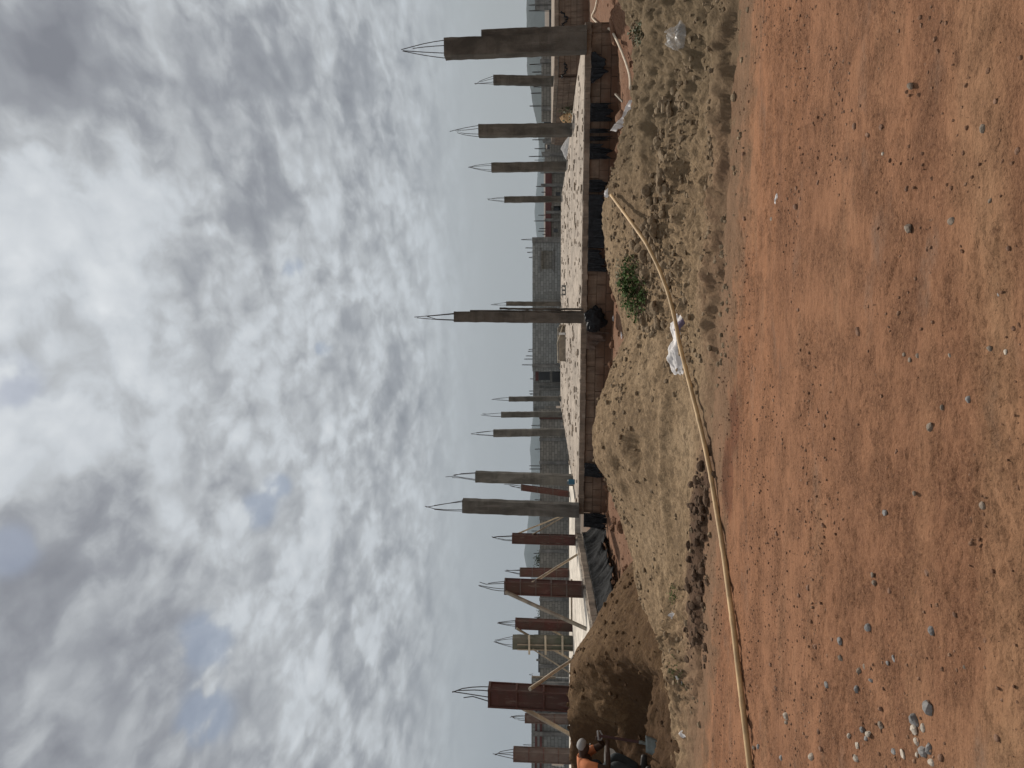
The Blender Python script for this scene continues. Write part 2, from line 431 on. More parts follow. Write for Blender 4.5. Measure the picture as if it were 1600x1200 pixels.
# ------------------------------------------------------------------ materials
def newmat(name):
    m = bpy.data.materials.new(name); m.use_nodes = True
    t = m.node_tree
    return m, NT(t), t.nodes['Principled BSDF']
def pos(g): return g.n('ShaderNodeNewGeometry').outputs['Position']
def bump(g, bsdf, hgt, strength, dist, normal=None):
    b = g.n('ShaderNodeBump'); b.inputs['Strength'].default_value = strength; b.inputs['Distance'].default_value = dist
    g.put(b.inputs['Height'], hgt)
    if normal is not None: g.put(b.inputs['Normal'], normal)
    g.put(bsdf.inputs['Normal'], b.outputs[0])
    return b.outputs[0]
def plain(name, c, rough=0.8, var=0.25, scale=6.0, bumpd=0.002, metal=0.0, spec=0.3, obj=True):
    m, g, b = newmat(name)
    v = g.n('ShaderNodeTexCoord').outputs['Object'] if obj else pos(g)
    n = g.noise(v, scale, 6, 0.6)
    lo = tuple(x * (1 - var) for x in c); hi = tuple(min(1, x * (1 + var)) for x in c)
    g.put(b.inputs['Base Color'], g.mix(g.maprange(n, 0.3, 0.7), lo, hi))
    b.inputs['Roughness'].default_value = rough; b.inputs['Metallic'].default_value = metal
    b.inputs['Specular IOR Level'].default_value = spec
    if bumpd: bump(g, b, g.noise(v, scale * 8, 4, 0.6), 0.6, bumpd)
    return m

def mat_road():
    m, g, b = newmat('red_laterite')
    p = pos(g)
    st = g.scale_vec(p, (0.35, 1.5, 1.0), rot=(0, 0, R(15)))
    n1 = g.noise(st, 0.9, 5, 0.55, 0.4)
    n2 = g.noise(p, 3.2, 7, 0.62, 0.3)
    n3 = g.noise(g.scale_vec(p, (0.5, 6.0, 1.0), rot=(0, 0, R(15))), 1.5, 5, 0.55)
    n4 = g.noise(p, 40, 5, 0.7)
    c = g.ramp(n1, [(0.28, (0.170, 0.082, 0.046)), (0.43, (0.210, 0.103, 0.057)), (0.57, (0.255, 0.126, 0.069)), (0.72, (0.240, 0.140, 0.082))])
    c = g.mix(g.maprange(n2, 0.35, 0.72, 0.0, 0.5), c, (0.180, 0.090, 0.052))
    sepy = g.n('ShaderNodeSeparateXYZ'); g.put(sepy.inputs[0], p)
    e = g.math('SUBTRACT', g.math('ADD', sepy.outputs[1], g.math('MULTIPLY', sepy.outputs[0], 0.27)), 7.2)
    # orange traffic band beside the bank, paler tan wash towards the near side
    band = g.math('MULTIPLY', g.maprange(e, -2.6, -0.9, 0, 1, True), g.maprange(n3, 0.35, 0.65))
    c = g.mix(g.math('MULTIPLY', band, 0.7), c, (0.305, 0.145, 0.075))
    tan = g.math('MULTIPLY', g.maprange(e, -3.2, -4.6, 0, 1, True), g.maprange(n1, 0.42, 0.62))
    c = g.mix(g.math('MULTIPLY', tan, 0.75), c, (0.265, 0.155, 0.086))
    # pale grit and dark crumbs
    n6 = g.noise(p, 95, 3, 0.6); n7 = g.noise(p, 17, 6, 0.7, 0.4)
    crumb = g.maprange(n2, 0.40, 0.60, 0.30, 1.0)
    c = g.mix(g.math('MULTIPLY', g.maprange(n4, 0.54, 0.68, 0, 0.6), crumb), c, (0.33, 0.175, 0.095))
    c = g.mix(g.math('MULTIPLY', g.maprange(n4, 0.46, 0.34, 0, 0.75), crumb), c, (0.075, 0.034, 0.019))
    c = g.mix(g.maprange(n6, 0.58, 0.70, 0, 0.5), c, (0.36, 0.20, 0.115))
    c = g.mix(g.math('MULTIPLY', g.maprange(n6, 0.42, 0.32, 0, 0.7), crumb), c, (0.07, 0.034, 0.020))
    c = g.mix(g.math('MULTIPLY', g.maprange(n7, 0.46, 0.36, 0, 0.45), crumb), c, (0.115, 0.056, 0.033))
    c = g.mix(g.maprange(n7, 0.55, 0.68, 0, 0.35), c, (0.30, 0.155, 0.083))
    # grey gritty strip where lorries have dropped gravel
    gs = g.noise(g.scale_vec(p, (0.7, 1.6, 1), (2.0, 0.3, 0)), 1.1, 5, 0.6)
    c = g.mix(g.math('MULTIPLY', g.maprange(gs, 0.58, 0.68, 0, 0.55), g.maprange(n4, 0.4, 0.6, 0.4, 1)), c, (0.17, 0.125, 0.095))
    dust = g.maprange(g.math('ADD', e, g.math('MULTIPLY', g.math('SUBTRACT', n2, 0.5), 1.6)), -0.75, -0.05, 0, 0.85, True)
    c = g.mix(dust, c, g.mix(n4, (0.135, 0.080, 0.048), (0.235, 0.150, 0.092)))
    # damp stain by the pole
    for cx, cy, rx, ry in ((-0.33, 6.75, 0.34, 0.22), (-0.85, 6.95, 0.42, 0.24)):
        dx = g.math('DIVIDE', g.math('SUBTRACT', sepy.outputs[0], cx), rx); dy = g.math('DIVIDE', g.math('SUBTRACT', sepy.outputs[1], cy), ry)
        rr = g.math('ADD', g.math('SQRT', g.math('ADD', g.math('MULTIPLY', dx, dx), g.math('MULTIPLY', dy, dy))), g.math('MULTIPLY', n2, 0.6))
        c = g.mix(g.maprange(rr, 1.35, 1.0, 0, 0.6, True), c, (0.10, 0.036, 0.020))
    g.put(b.inputs['Base Color'], c)
    b.inputs['Roughness'].default_value = 0.95; b.inputs['Specular IOR Level'].default_value = 0.08
    h1 = g.noise(p, 26, 8, 0.72)
    patch = g.maprange(n2, 0.42, 0.62, 0.35, 1.0)
    h2 = g.noise(g.scale_vec(p, (1, 3.5, 1), rot=(0, 0, R(15))), 7, 5, 0.6)
    nn = bump(g, b, g.math('ADD', g.math('MULTIPLY', h1, patch), g.math('MULTIPLY', h2, 0.5)), 1.0, 0.030)
    vor = g.n('ShaderNodeTexVoronoi'); g.put(vor.inputs['Vector'], p); vor.inputs['Scale'].default_value = 55
    bump(g, b, g.maprange(vor.outputs['Distance'], 0.0, 0.4, 1.0, 0.0), 0.35, 0.006, nn)
    return m
def mat_soil(name, cols, bscale=18, bdist=0.02, red=None, dark=(0.10, 0.07, 0.045), grit=0.5, grey=False, far=None, damp_shade=False):
    m, g, b = newmat(name)
    p = pos(g)
    n1 = g.noise(p, 0.8, 5, 0.55, 0.3); n2 = g.noise(p, 5.0, 7, 0.65, 0.2); n4 = g.noise(p, 34, 5, 0.7)
    c = g.ramp(n1, [(0.32, cols[0]), (0.5, cols[1]), (0.68, cols[2])])
    c = g.mix(g.maprange(n2, 0.40, 0.70, 0, 0.5), c, cols[0])
    n6 = g.noise(p, 80, 3, 0.6); n7 = g.noise(p, 15, 6, 0.7, 0.3)
    c = g.mix(g.maprange(n7, 0.49, 0.40, 0, min(1.0, grit * 1.5)), c, tuple(0.5 * (a_ + b_) for a_, b_ in zip(dark, cols[0])))
    c = g.mix(g.maprange(n7, 0.54, 0.64, 0, 0.55), c, tuple(q_ * 1.1 for q_ in cols[2]))
    n8 = g.noise(p, 6.5, 6, 0.72, 0.6)
    c = g.mix(g.maprange(n8, 0.46, 0.38, 0, grit * 1.2), c, tuple(0.6 * a_ for a_ in cols[0]))
    c = g.mix(g.maprange(n4, 0.45, 0.33, 0, grit * 1.3), c, dark)
    c = g.mix(g.maprange(n4, 0.58, 0.72, 0, 0.5), c, tuple(q_ * 1.15 for q_ in cols[2]))
    c = g.mix(g.maprange(n6, 0.42, 0.30, 0, grit), c, dark)
    c = g.mix(g.maprange(n6, 0.60, 0.72, 0, 0.4), c, tuple(q_ * 1.25 for q_ in cols[2]))
    if red:
        sp = g.n('ShaderNodeSeparateXYZ'); g.put(sp.inputs[0], p)
        e = g.math('SUBTRACT', g.math('ADD', sp.outputs[1], g.math('MULTIPLY', sp.outputs[0], 0.27)), 7.2)
        c = g.mix(g.math('MULTIPLY', g.maprange(g.math('ADD', e, g.math('MULTIPLY', n2, 1.4)), 1.75, 0.75, 0, 1, True), 0.9), c, red)
    if grey:
        s5 = g.n('ShaderNodeSeparateXYZ'); g.put(s5.inputs[0], p)
        e5 = g.math('SUBTRACT', g.math('ADD', s5.outputs[1], g.math('MULTIPLY', s5.outputs[0], 0.27)), 7.2)
        dx = g.math('DIVIDE', g.math('ADD', s5.outputs[0], 1.75), 1.15); dy = g.math('DIVIDE', g.math('SUBTRACT', e5, 0.30), 0.42)
        rr = g.math('ADD', g.math('SQRT', g.math('ADD', g.math('MULTIPLY', dx, dx), g.math('MULTIPLY', dy, dy))), g.math('MULTIPLY', g.math('SUBTRACT', n2, 0.5), 1.6))
        c = g.mix(g.maprange(rr, 1.05, 0.75, 0, 0.85, True), c, (0.085, 0.050, 0.032))
    if grey:      # the older spoil on the right and by the road is duller than the sandy crest
        s3 = g.n('ShaderNodeSeparateXYZ'); g.put(s3.inputs[0], p)
        f = g.maprange(g.math('ADD', s3.outputs[0], g.math('MULTIPLY', n1, 2.0)), 2.6, 4.6, 0, 0.75, True)
        c = g.mix(f, c, g.mix(n2, (0.100, 0.074, 0.045), (0.19, 0.138, 0.082)))
    if damp_shade:     # dug hollows painted darker: their shade, deepened beyond the damp cut sand
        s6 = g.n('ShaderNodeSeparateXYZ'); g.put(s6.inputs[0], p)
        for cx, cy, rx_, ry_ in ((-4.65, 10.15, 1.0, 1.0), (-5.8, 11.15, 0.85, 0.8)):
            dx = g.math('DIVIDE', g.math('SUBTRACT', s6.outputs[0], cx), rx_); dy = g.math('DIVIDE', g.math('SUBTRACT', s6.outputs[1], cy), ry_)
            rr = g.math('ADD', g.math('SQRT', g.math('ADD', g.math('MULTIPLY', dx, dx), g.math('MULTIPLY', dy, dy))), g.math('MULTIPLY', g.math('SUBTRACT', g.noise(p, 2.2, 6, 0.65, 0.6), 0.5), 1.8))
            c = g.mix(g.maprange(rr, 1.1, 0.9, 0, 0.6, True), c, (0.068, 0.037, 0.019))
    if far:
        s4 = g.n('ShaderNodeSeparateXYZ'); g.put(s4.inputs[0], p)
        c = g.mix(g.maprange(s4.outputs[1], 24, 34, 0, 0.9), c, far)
    g.put(b.inputs['Base Color'], c)
    b.inputs['Roughness'].default_value = 0.95; b.inputs['Specular IOR Level'].default_value = 0.1
    h1 = g.noise(p, bscale, 9, 0.72); h2 = g.noise(p, bscale * 0.25, 5, 0.6, 0.5)
    bump(g, b, g.math('ADD', h1, g.math('MULTIPLY', h2, 0.9)), 1.0, bdist)
    return m
def mat_concrete(name, c, stain=(0.10, 0.09, 0.075), pits=0.0, bd=0.004, splash=False):
    m, g, b = newmat(name)
    p = pos(g)
    n1 = g.noise(g.scale_vec(p, (1, 1, 0.45)), 2.6, 7, 0.62, 0.6); n2 = g.noise(p, 22, 6, 0.65)
    cc = g.mix(g.maprange(n1, 0.32, 0.68), tuple(q * 0.55 for q in c), tuple(q * 1.35 for q in c))
    cc = g.mix(g.maprange(n2, 0.55, 0.75, 0, 0.5), cc, stain)
    if pits:
        n3 = g.noise(g.scale_vec(p, (1.0, 0.20, 1)), 3.4, 4, 0.62, 0.4); n5 = g.noise(p, 0.7, 3, 0.5)
        f = g.math('MULTIPLY', g.maprange(n3, 0.590, 0.625, 0, 1), g.maprange(n5, 0.36, 0.55, 0.35, 1))
        cc = g.mix(g.math('MULTIPLY', f, pits), cc, (0.085, 0.062, 0.045))
        n6 = g.noise(g.scale_vec(p, (0.8, 0.3, 1)), 1.2, 5, 0.6)
        cc = g.mix(g.maprange(g.noise(g.scale_vec(p, (0.5, 0.14, 1), (4, 2, 0)), 2.2, 6, 0.65), 0.50, 0.62, 0, 0.55), cc, tuple(q * 0.55 for q in c))
        cc = g.mix(g.maprange(n6, 0.5, 0.72, 0, 0.5), cc, tuple(min(1, q * 1.3) for q in c))
    zb_ = g.noise(g.scale_vec(p, (0.25, 0.25, 1.6)), 1.7, 5, 0.65, 0.3); st_ = g.noise(g.scale_vec(p, (1, 1, 0.12)), 7.0, 5, 0.65)
    cc = g.mix(g.maprange(zb_, 0.48, 0.62, 0, 0.55), cc, tuple(q * 0.5 for q in c)); cc = g.mix(g.maprange(st_, 0.54, 0.66, 0, 0.5), cc, tuple(min(1, q * 1.6) for q in c))
    if splash:
        s2 = g.n('ShaderNodeSeparateXYZ'); g.put(s2.inputs[0], p)
        f2 = g.math('ADD', s2.outputs[2], g.math('MULTIPLY', g.math('SUBTRACT', g.noise(p, 1.6, 5, 0.6), 0.5), 0.7))
        cc = g.mix(g.maprange(f2, 0.42, 0.02, 0, 0.85), cc, (0.165, 0.08, 0.046))
    g.put(b.inputs['Base Color'], cc)
    b.inputs['Roughness'].default_value = 0.9; b.inputs['Specular IOR Level'].default_value = 0.2
    bump(g, b, g.math('ADD', n2, g.math('MULTIPLY', n1, 1.5)), 0.8, bd)
    return m
def mat_blocks(name, c, mortar, bw=0.46, bh=0.235):
    m, g, b = newmat(name)
    uv = g.n('ShaderNodeTexCoord').outputs['UV']
    br = g.n('ShaderNodeTexBrick'); g.put(br.inputs['Vector'], uv)
    br.inputs['Scale'].default_value = 1.0; br.inputs['Brick Width'].default_value = bw; br.inputs['Row Height'].default_value = bh
    br.inputs['Mortar Size'].default_value = 0.018; br.inputs['Mortar Smooth'].default_value = 0.2; br.inputs['Bias'].default_value = -0.1
    br.inputs['Color1'].default_value = (*[q * 0.78 for q in c], 1); br.inputs['Color2'].default_value = (*[q * 1.2 for q in c], 1)
    br.inputs['Mortar'].default_value = (*mortar, 1)
    n = g.noise(uv, 0.5, 5, 0.6); n2 = g.noise(uv, 3, 5, 0.6)
    cc = g.mix(g.maprange(n, 0.35, 0.7, 0.0, 0.45), br.outputs[0], tuple(q * 0.6 for q in c))
    cc = g.mix(g.maprange(n2, 0.5, 0.8, 0.0, 0.4), cc, tuple(q * 1.25 for q in c))
    g.put(b.inputs['Base Color'], cc)
    b.inputs['Roughness'].default_value = 0.95
    bump(g, b, g.math('SUBTRACT', 1.0, br.outputs['Fac']), 0.8, 0.012)
    return m
def mat_steel_form(name, c, c2):
    m, g, b = newmat(name)
    p = pos(g)
    n1 = g.noise(p, 1.6, 6, 0.6, 0.5); n2 = g.noise(g.scale_vec(p, (3, 3, 0.7)), 5, 6, 0.65)
    cc = g.mix(g.maprange(n1, 0.38, 0.62), c, c2)
    cc = g.mix(g.maprange(n2, 0.55, 0.72, 0, 0.8), cc, (0.17, 0.13, 0.105))
    g.put(b.inputs['Base Color'], cc)
    b.inputs['Roughness'].default_value = 0.7; b.inputs['Specular IOR Level'].default_value = 0.2
    bump(g, b, n2, 0.4, 0.004)
    return m
def mat_wood(name, c):
    m, g, b = newmat(name)
    o = g.n('ShaderNodeTexCoord').outputs['Object']
    n = g.noise(o, 4, 6, 0.6, 0.8); n2 = g.noise(o, 30, 4, 0.6)
    cc = g.mix(g.maprange(n, 0.35, 0.65), tuple(q * 0.65 for q in c), tuple(q * 1.15 for q in c))
    cc = g.mix(g.maprange(n2, 0.6, 0.75, 0, 0.4), cc, tuple(q * 0.4 for q in c))
    g.put(b.inputs['Base Color'], cc); b.inputs['Roughness'].default_value = 0.7
    bump(g, b, n2, 0.4, 0.002)
    return m
def mat_plastic_sheet(name, c, rough=0.35, spec=0.18):
    m, g, b = newmat(name)
    o = pos(g)
    n = g.noise(o, 9, 5, 0.6, 1.0)
    g.put(b.inputs['Base Color'], g.mix(g.maprange(n, 0.35, 0.7), c, tuple(min(1, q * 2.2 + 0.01) for q in c)))
    b.inputs['Roughness'].default_value = rough; b.inputs['Specular IOR Level'].default_value = spec
    bump(g, b, n, 0.7, 0.03)
    return m

M = {}
M['road'] = mat_road()
M['soil'] = mat_soil('tan_soil', ((0.19, 0.127, 0.072), (0.275, 0.188, 0.108), (0.345, 0.245, 0.148)), 18, 0.030, red=(0.195, 0.118, 0.071), grey=True)
M['sand'] = mat_soil('damp_sand', ((0.090, 0.050, 0.025), (0.125, 0.074, 0.037), (0.165, 0.104, 0.055)), 20, 0.035, damp_shade=True, grit=0.4, dark=(0.06, 0.036, 0.02))
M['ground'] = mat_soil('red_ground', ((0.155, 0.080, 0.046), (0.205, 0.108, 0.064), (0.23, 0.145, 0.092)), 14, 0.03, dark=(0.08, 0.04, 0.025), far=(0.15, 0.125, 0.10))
M['clod'] = mat_soil('clod_soil', ((0.19, 0.135, 0.085), (0.26, 0.19, 0.12), (0.31, 0.235, 0.155)), 40, 0.01)
M['clod_dark'] = mat_soil('dark_clod', ((0.075, 0.046, 0.030), (0.105, 0.066, 0.043), (0.14, 0.092, 0.06)), 40, 0.01)
M['pebble'] = mat_soil('red_pebble', ((0.16, 0.085, 0.052), (0.24, 0.135, 0.082), (0.34, 0.22, 0.15)), 60, 0.004, dark=(0.06, 0.03, 0.02))
M['stone_grey'] = plain('grey_granite', (0.21, 0.20, 0.19), 0.85, 0.45, 30, 0.003, spec=0.15)
M['stone_red'] = plain('laterite_stone', (0.22, 0.125, 0.08), 0.9, 0.35, 25, 0.004)
M['stone_pale'] = plain('pale_stone', (0.42, 0.36, 0.29), 0.85, 0.3, 25, 0.003)
M['slab'] = mat_concrete('slab_concrete', (0.345, 0.287, 0.23), (0.20, 0.155, 0.12), pits=1.0, bd=0.012)
M['slab_new'] = mat_concrete('fresh_concrete', (0.56, 0.50, 0.42), (0.36, 0.31, 0.26), bd=0.002)
M['slab_edge'] = mat_concrete('slab_edge_concrete', (0.27, 0.215, 0.165), bd=0.008)
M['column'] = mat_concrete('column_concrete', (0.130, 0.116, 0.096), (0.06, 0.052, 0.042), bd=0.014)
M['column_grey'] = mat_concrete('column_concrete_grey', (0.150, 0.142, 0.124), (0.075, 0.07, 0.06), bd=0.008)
M['block_red'] = mat_concrete('dusty_block', (0.225, 0.165, 0.12), (0.15, 0.085, 0.055), bd=0.012, splash=True)
M['mortar'] = mat_concrete('mortar', (0.12, 0.08, 0.055), bd=0.004)
M['wall_grey'] = mat_blocks('grey_blockwork', (0.31, 0.315, 0.297), (0.14, 0.14, 0.132))
M['wall_brown'] = mat_blocks('brown_grey_blockwork', (0.28, 0.265, 0.232), (0.12, 0.112, 0.096))
M['render_grey'] = mat_concrete('grey_concrete_trim', (0.22, 0.215, 0.2), bd=0.003)
M['steel_red'] = mat_steel_form('red_oxide_steel', (0.100, 0.038, 0.031), (0.085, 0.053, 0.042))
M['steel_brown'] = mat_steel_form('rusty_brown_steel', (0.092, 0.056, 0.042), (0.105, 0.042, 0.035))
M['steel_grey'] = mat_steel_form('cement_splashed_steel', (0.13, 0.103, 0.09), (0.10, 0.066, 0.056))
M['ply_green'] = mat_steel_form('weathered_green_board', (0.085, 0.092, 0.065), (0.13, 0.12, 0.095))
M['rebar'] = plain('rebar_steel', (0.055, 0.045, 0.042), 0.6, 0.3, 20, 0.0, metal=0.3)
M['timber'] = mat_wood('pale_timber', (0.50, 0.42, 0.31))
M['timber_old'] = mat_wood('old_timber', (0.29, 0.235, 0.17))
M['bamboo'] = mat_wood('yellow_bamboo', (0.50, 0.325, 0.155))
M['pipe_white'] = plain('cream_pipe', (0.56, 0.46, 0.34), 0.5, 0.2, 6, 0.0)
M['black_sheet'] = mat_plastic_sheet('black_polythene', (0.006, 0.006, 0.007), 0.5)
M['grey_sheet'] = mat_plastic_sheet('dusty_grey_polythene', (0.010, 0.010, 0.010), 0.7, 0.04)
M['brown_sheet'] = mat_plastic_sheet('muddy_brown_polythene', (0.07, 0.045, 0.032), 0.5)
M['white_sack'] = plain('white_woven_sack', (0.62, 0.58, 0.55), 0.7, 0.25, 7, 0.004)
M['purple_print'] = plain('purple_print', (0.14, 0.11, 0.17), 0.7, 0.3, 14, 0.0)
M['leaf'] = plain('weed_leaf', (0.055, 0.092, 0.024), 0.75, 0.5, 9, 0.0, spec=0.06)
M['leaf_dry'] = plain('dry_weed', (0.11, 0.115, 0.055), 0.7, 0.4, 9, 0.0)
M['leaf_dark'] = plain('dark_tree_leaf', (0.03, 0.05, 0.025), 0.7, 0.4, 3, 0.0)
M['bark'] = plain('bark', (0.10, 0.08, 0.06), 0.9, 0.3, 8, 0.004)
M['hill'] = plain('wooded_hill', (0.034, 0.042, 0.040), 1.0, 0.35, 0.012, 0.0, obj=False)
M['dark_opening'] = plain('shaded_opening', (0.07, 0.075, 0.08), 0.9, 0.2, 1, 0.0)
M['roof_red'] = plain('rusty_red_sheet', (0.13, 0.055, 0.05), 0.8, 0.3, 1.5, 0.0)
M['gravel'] = plain('grey_gravel', (0.30, 0.29, 0.28), 0.9, 0.3, 9, 0.03)
M['orange_earth'] = plain('orange_earth', (0.25, 0.145, 0.06), 0.95, 0.35, 3, 0.03)
M['blue'] = plain('teal_plastic', (0.03, 0.12, 0.19), 0.4, 0.2, 8, 0.0)
M['white'] = plain('white_board', (0.66, 0.64, 0.6), 0.7, 0.1, 4, 0.0)
M['skin'] = plain('dark_skin', (0.052, 0.030, 0.021), 0.7, 0.15, 9, 0.0, spec=0.1)
M['shirt'] = plain('orange_shirt', (0.50, 0.17, 0.07), 0.85, 0.2, 9, 0.006)
M['torso_shade'] = plain('black_torso_shade', (0.012, 0.012, 0.014), 0.8, 0.3, 9, 0.004)
M['trouser'] = plain('grey_trousers', (0.035, 0.042, 0.044), 0.85, 0.25, 9, 0.006)
M['cap'] = plain('pale_cap', (0.27, 0.26, 0.25), 0.85, 0.12, 10, 0.003)
M['shoe'] = plain('dark_boot', (0.03, 0.026, 0.022), 0.6, 0.2, 9, 0.0)
M['shovel_steel'] = plain('worn_shovel_steel', (0.17, 0.19, 0.18), 0.45, 0.35, 12, 0.0, metal=0.5)
M['shovel_shaft'] = plain('dark_red_shaft', (0.05, 0.02, 0.018), 0.55, 0.3, 12, 0.0)
M['eye'] = plain('eye_white', (0.55, 0.52, 0.48), 0.3, 0.05, 5, 0.0)
m, g, b = newmat('clear_polythene'); M['clear'] = m
b.inputs['Base Color'].default_value = (0.75, 0.74, 0.72, 1); b.inputs['Roughness'].default_value = 0.25; b.inputs['Alpha'].default_value = 0.22

# ------------------------------------------------------------------ ground, road, heaps
def axis(parts):
    out = []
    for a, b2, s in parts: out += list(np.arange(a, b2, s))
    return np.array(out)
gx = np.concatenate([[-4150, -2000, -1000, -500, -250, -120, -70, -45, -32], axis([(-25, -12, 0.5), (-12, 14, 0.10), (14, 25, 0.5)]), [25, 32, 45, 70, 120, 250, 500, 1000, 2000, 4150]])
gy = np.concatenate([[-4150, -1000, -300, -100, -30, -10, -3, 0, 2, 4, 5], axis([(5.5, 18, 0.10), (18, 50, 0.6)]), [50, 52, 54, 56, 58, 60, 64, 70, 80, 100, 150, 250, 500, 1000, 2000, 4150]])
X, Y = np.meshgrid(gx, gy)
tag(grid_object('ground', X, Y, h_ground(X, Y), M['ground']), kind='structure')

ry = [-4.0]
while ry[-1] < 9.6:
    y0 = ry[-1]
    ry.append(y0 + (0.4 if y0 < 1.6 else 0.010 + 0.0022 * (y0 - 1.6)))
rx = np.concatenate([np.arange(-14, -4.6, 0.2), np.arange(-4.6, 4.6, 0.016), np.arange(4.6, 14, 0.2)])
X, Y = np.meshgrid(rx, np.array(ry))
tag(grid_object('dirt_road', X, Y, h_road(X, Y), M['road'], keep=(h_road(X, Y) > h_ground(X, Y) - 0.03)), kind='structure')

sx = np.arange(-7.5, 8.5, 0.028); sy = np.arange(5.0, 14.2, 0.028)
X, Y = np.meshgrid(sx, sy)
Z = h_soil(X, Y)
o = grid_object('soil_heap', X, Y, Z, M['soil'], keep=(Z > np.maximum(h_ground(X, Y), np.where(Y < 9.4, h_road(X, Y), -9)) - 0.06))
tag(o, 'long heap of lumpy tan soil dumped along the far edge of the red road', 'soil heap')
sx = np.arange(-11, -1.5, 0.03); sy = np.arange(8.6, 15, 0.03)
X, Y = np.meshgrid(sx, sy); Z = h_sand(X, Y)
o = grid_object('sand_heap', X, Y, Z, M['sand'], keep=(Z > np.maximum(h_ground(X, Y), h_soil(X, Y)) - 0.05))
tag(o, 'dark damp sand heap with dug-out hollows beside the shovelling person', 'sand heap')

# ------------------------------------------------------------------ lumps, stones
_ico = {}
def ico(sub):
    if sub not in _ico:
        bm = bmesh.new(); bmesh.ops.create_icosphere(bm, subdivisions=sub, radius=1)
        _ico[sub] = (np.array([v.co[:] for v in bm.verts]), [tuple(v.index for v in f.verts) for f in bm.faces]); bm.free()
    return _ico[sub]
def lump(mb, c, r, sub=1, flat=0.7, sharp=0.35, seed=None):
    v, f = ico(sub)
    rr = np.random.default_rng(seed if seed is not None else random.randrange(10 ** 9))
    axes = rr.normal(size=(7, 3)); axes /= np.linalg.norm(axes, axis=1)[:, None]
    cut = rr.uniform(0.45, 0.95, 7)
    d = v @ axes.T
    s = np.min(np.where(d > 0.05, cut / np.maximum(d, 0.05), 9), axis=1)
    s = np.minimum(s, 1.15) * (1 - sharp) + sharp * np.minimum(s, 0.95)
    w = v * s[:, None] * np.array([1, rr.uniform(0.6, 1.0), flat])
    a = rr.uniform(0, 6.28); ca, sa = math.cos(a), math.sin(a)
    x = w[:, 0] * ca - w[:, 1] * sa; y = w[:, 0] * sa + w[:, 1] * ca
    mb.add([(c[0] + r * p, c[1] + r * q, c[2] + r * k) for p, q, k in zip(x, y, w[:, 2])], f)

def scatter(name, n, xr, yr, hf, rmin, rmax, mat, label, dens=None, power=3.0, sub=0):
    mb = MB(); k = 0
    xs = rng.uniform(xr[0], xr[1], n * 6); ys = rng.uniform(yr[0], yr[1], n * 6)
    ok = np.abs(xs) < 0.52 * ys + 0.4
    xs, ys = xs[ok], ys[ok]
    if dens is not None:
        ok = rng.uniform(0, 1, len(xs)) < dens(xs, ys); xs, ys = xs[ok], ys[ok]
    xs, ys = xs[:n], ys[:n]
    zs = hf(xs, ys)
    rs = rmin + (rmax - rmin) * rng.uniform(0, 1, len(xs)) ** power
    for x, y, z, r in zip(xs, ys, zs, rs):
        lump(mb, (x, y, z + r * 0.15), r, 1 if r < rmin + 0.5 * (rmax - rmin) else 2, 0.7, 0.4)
    o = mb.build(name, mat)
    return tag(o, label, 'rubble', kind='stuff')
scatter('soil_clods', 6500, (-3.6, 6.5), (5.4, 11.4), lambda x, y: np.maximum(h_soil(x, y), h_road(x, y)), 0.005, 0.042, M['clod'], 'crumbs and clods strewn over the tan soil heap',
        dens=lambda x, y: sstep(-0.45, 0.4, y - road_edge(x)) * (0.08 + 0.92 * sstep(-0.05, 0.35, fbm(x * 0.9 + 2, y * 1.1, 3))) * (1 - 0.8 * sstep(-3.2, -2.7, x) * sstep(0.1, -0.5, x) * sstep(10.4, 9.8, y)) * (h_soil(x, y) > h_sand(x, y)), power=6.0)
scatter('bank_clods', 420, (0.6, 3.4), (7.9, 10.2), h_soil, 0.02, 0.10, M['clod'], 'coarse broken clods in the rough strip below the bamboo pole',
        dens=lambda x, y: np.exp(-((y - 9.3 + 0.35 * (x - 1.8)) / 0.45) ** 2), power=3.0)
scatter('dark_clods', 260, (-3.0, -0.6), (7.3, 8.6), lambda x, y: np.maximum(h_soil(x, y), h_road(x, y)), 0.012, 0.07, M['clod_dark'], 'dark damp clods in the cut strip beside the bamboo pole',
        dens=lambda x, y: np.exp(-((y - road_edge(x) - 0.30) / 0.22) ** 2), power=3.0)
scatter('red_rubble', 700, (-7, 10), (12.6, 20), h_ground, 0.02, 0.16, M['ground'], 'red earth crumbs and lumps lying in the dug ground by the foundations', power=5.0)
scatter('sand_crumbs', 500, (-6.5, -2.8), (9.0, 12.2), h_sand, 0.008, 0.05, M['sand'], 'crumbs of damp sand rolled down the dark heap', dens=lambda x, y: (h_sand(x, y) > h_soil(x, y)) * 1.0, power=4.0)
scatter('road_pebbles', 9000, (-4.5, 4.5), (2.2, 7.6), h_road, 0.002, 0.013, M['pebble'], 'small red and tan pebbles strewn over the dirt road',
        dens=lambda x, y: (y < road_edge(x)) * sstep(-0.25, 0.35, fbm(x * 0.9 + 3, y * 1.1, 3)) * np.clip(y / 6, 0.2, 1), power=5.0)

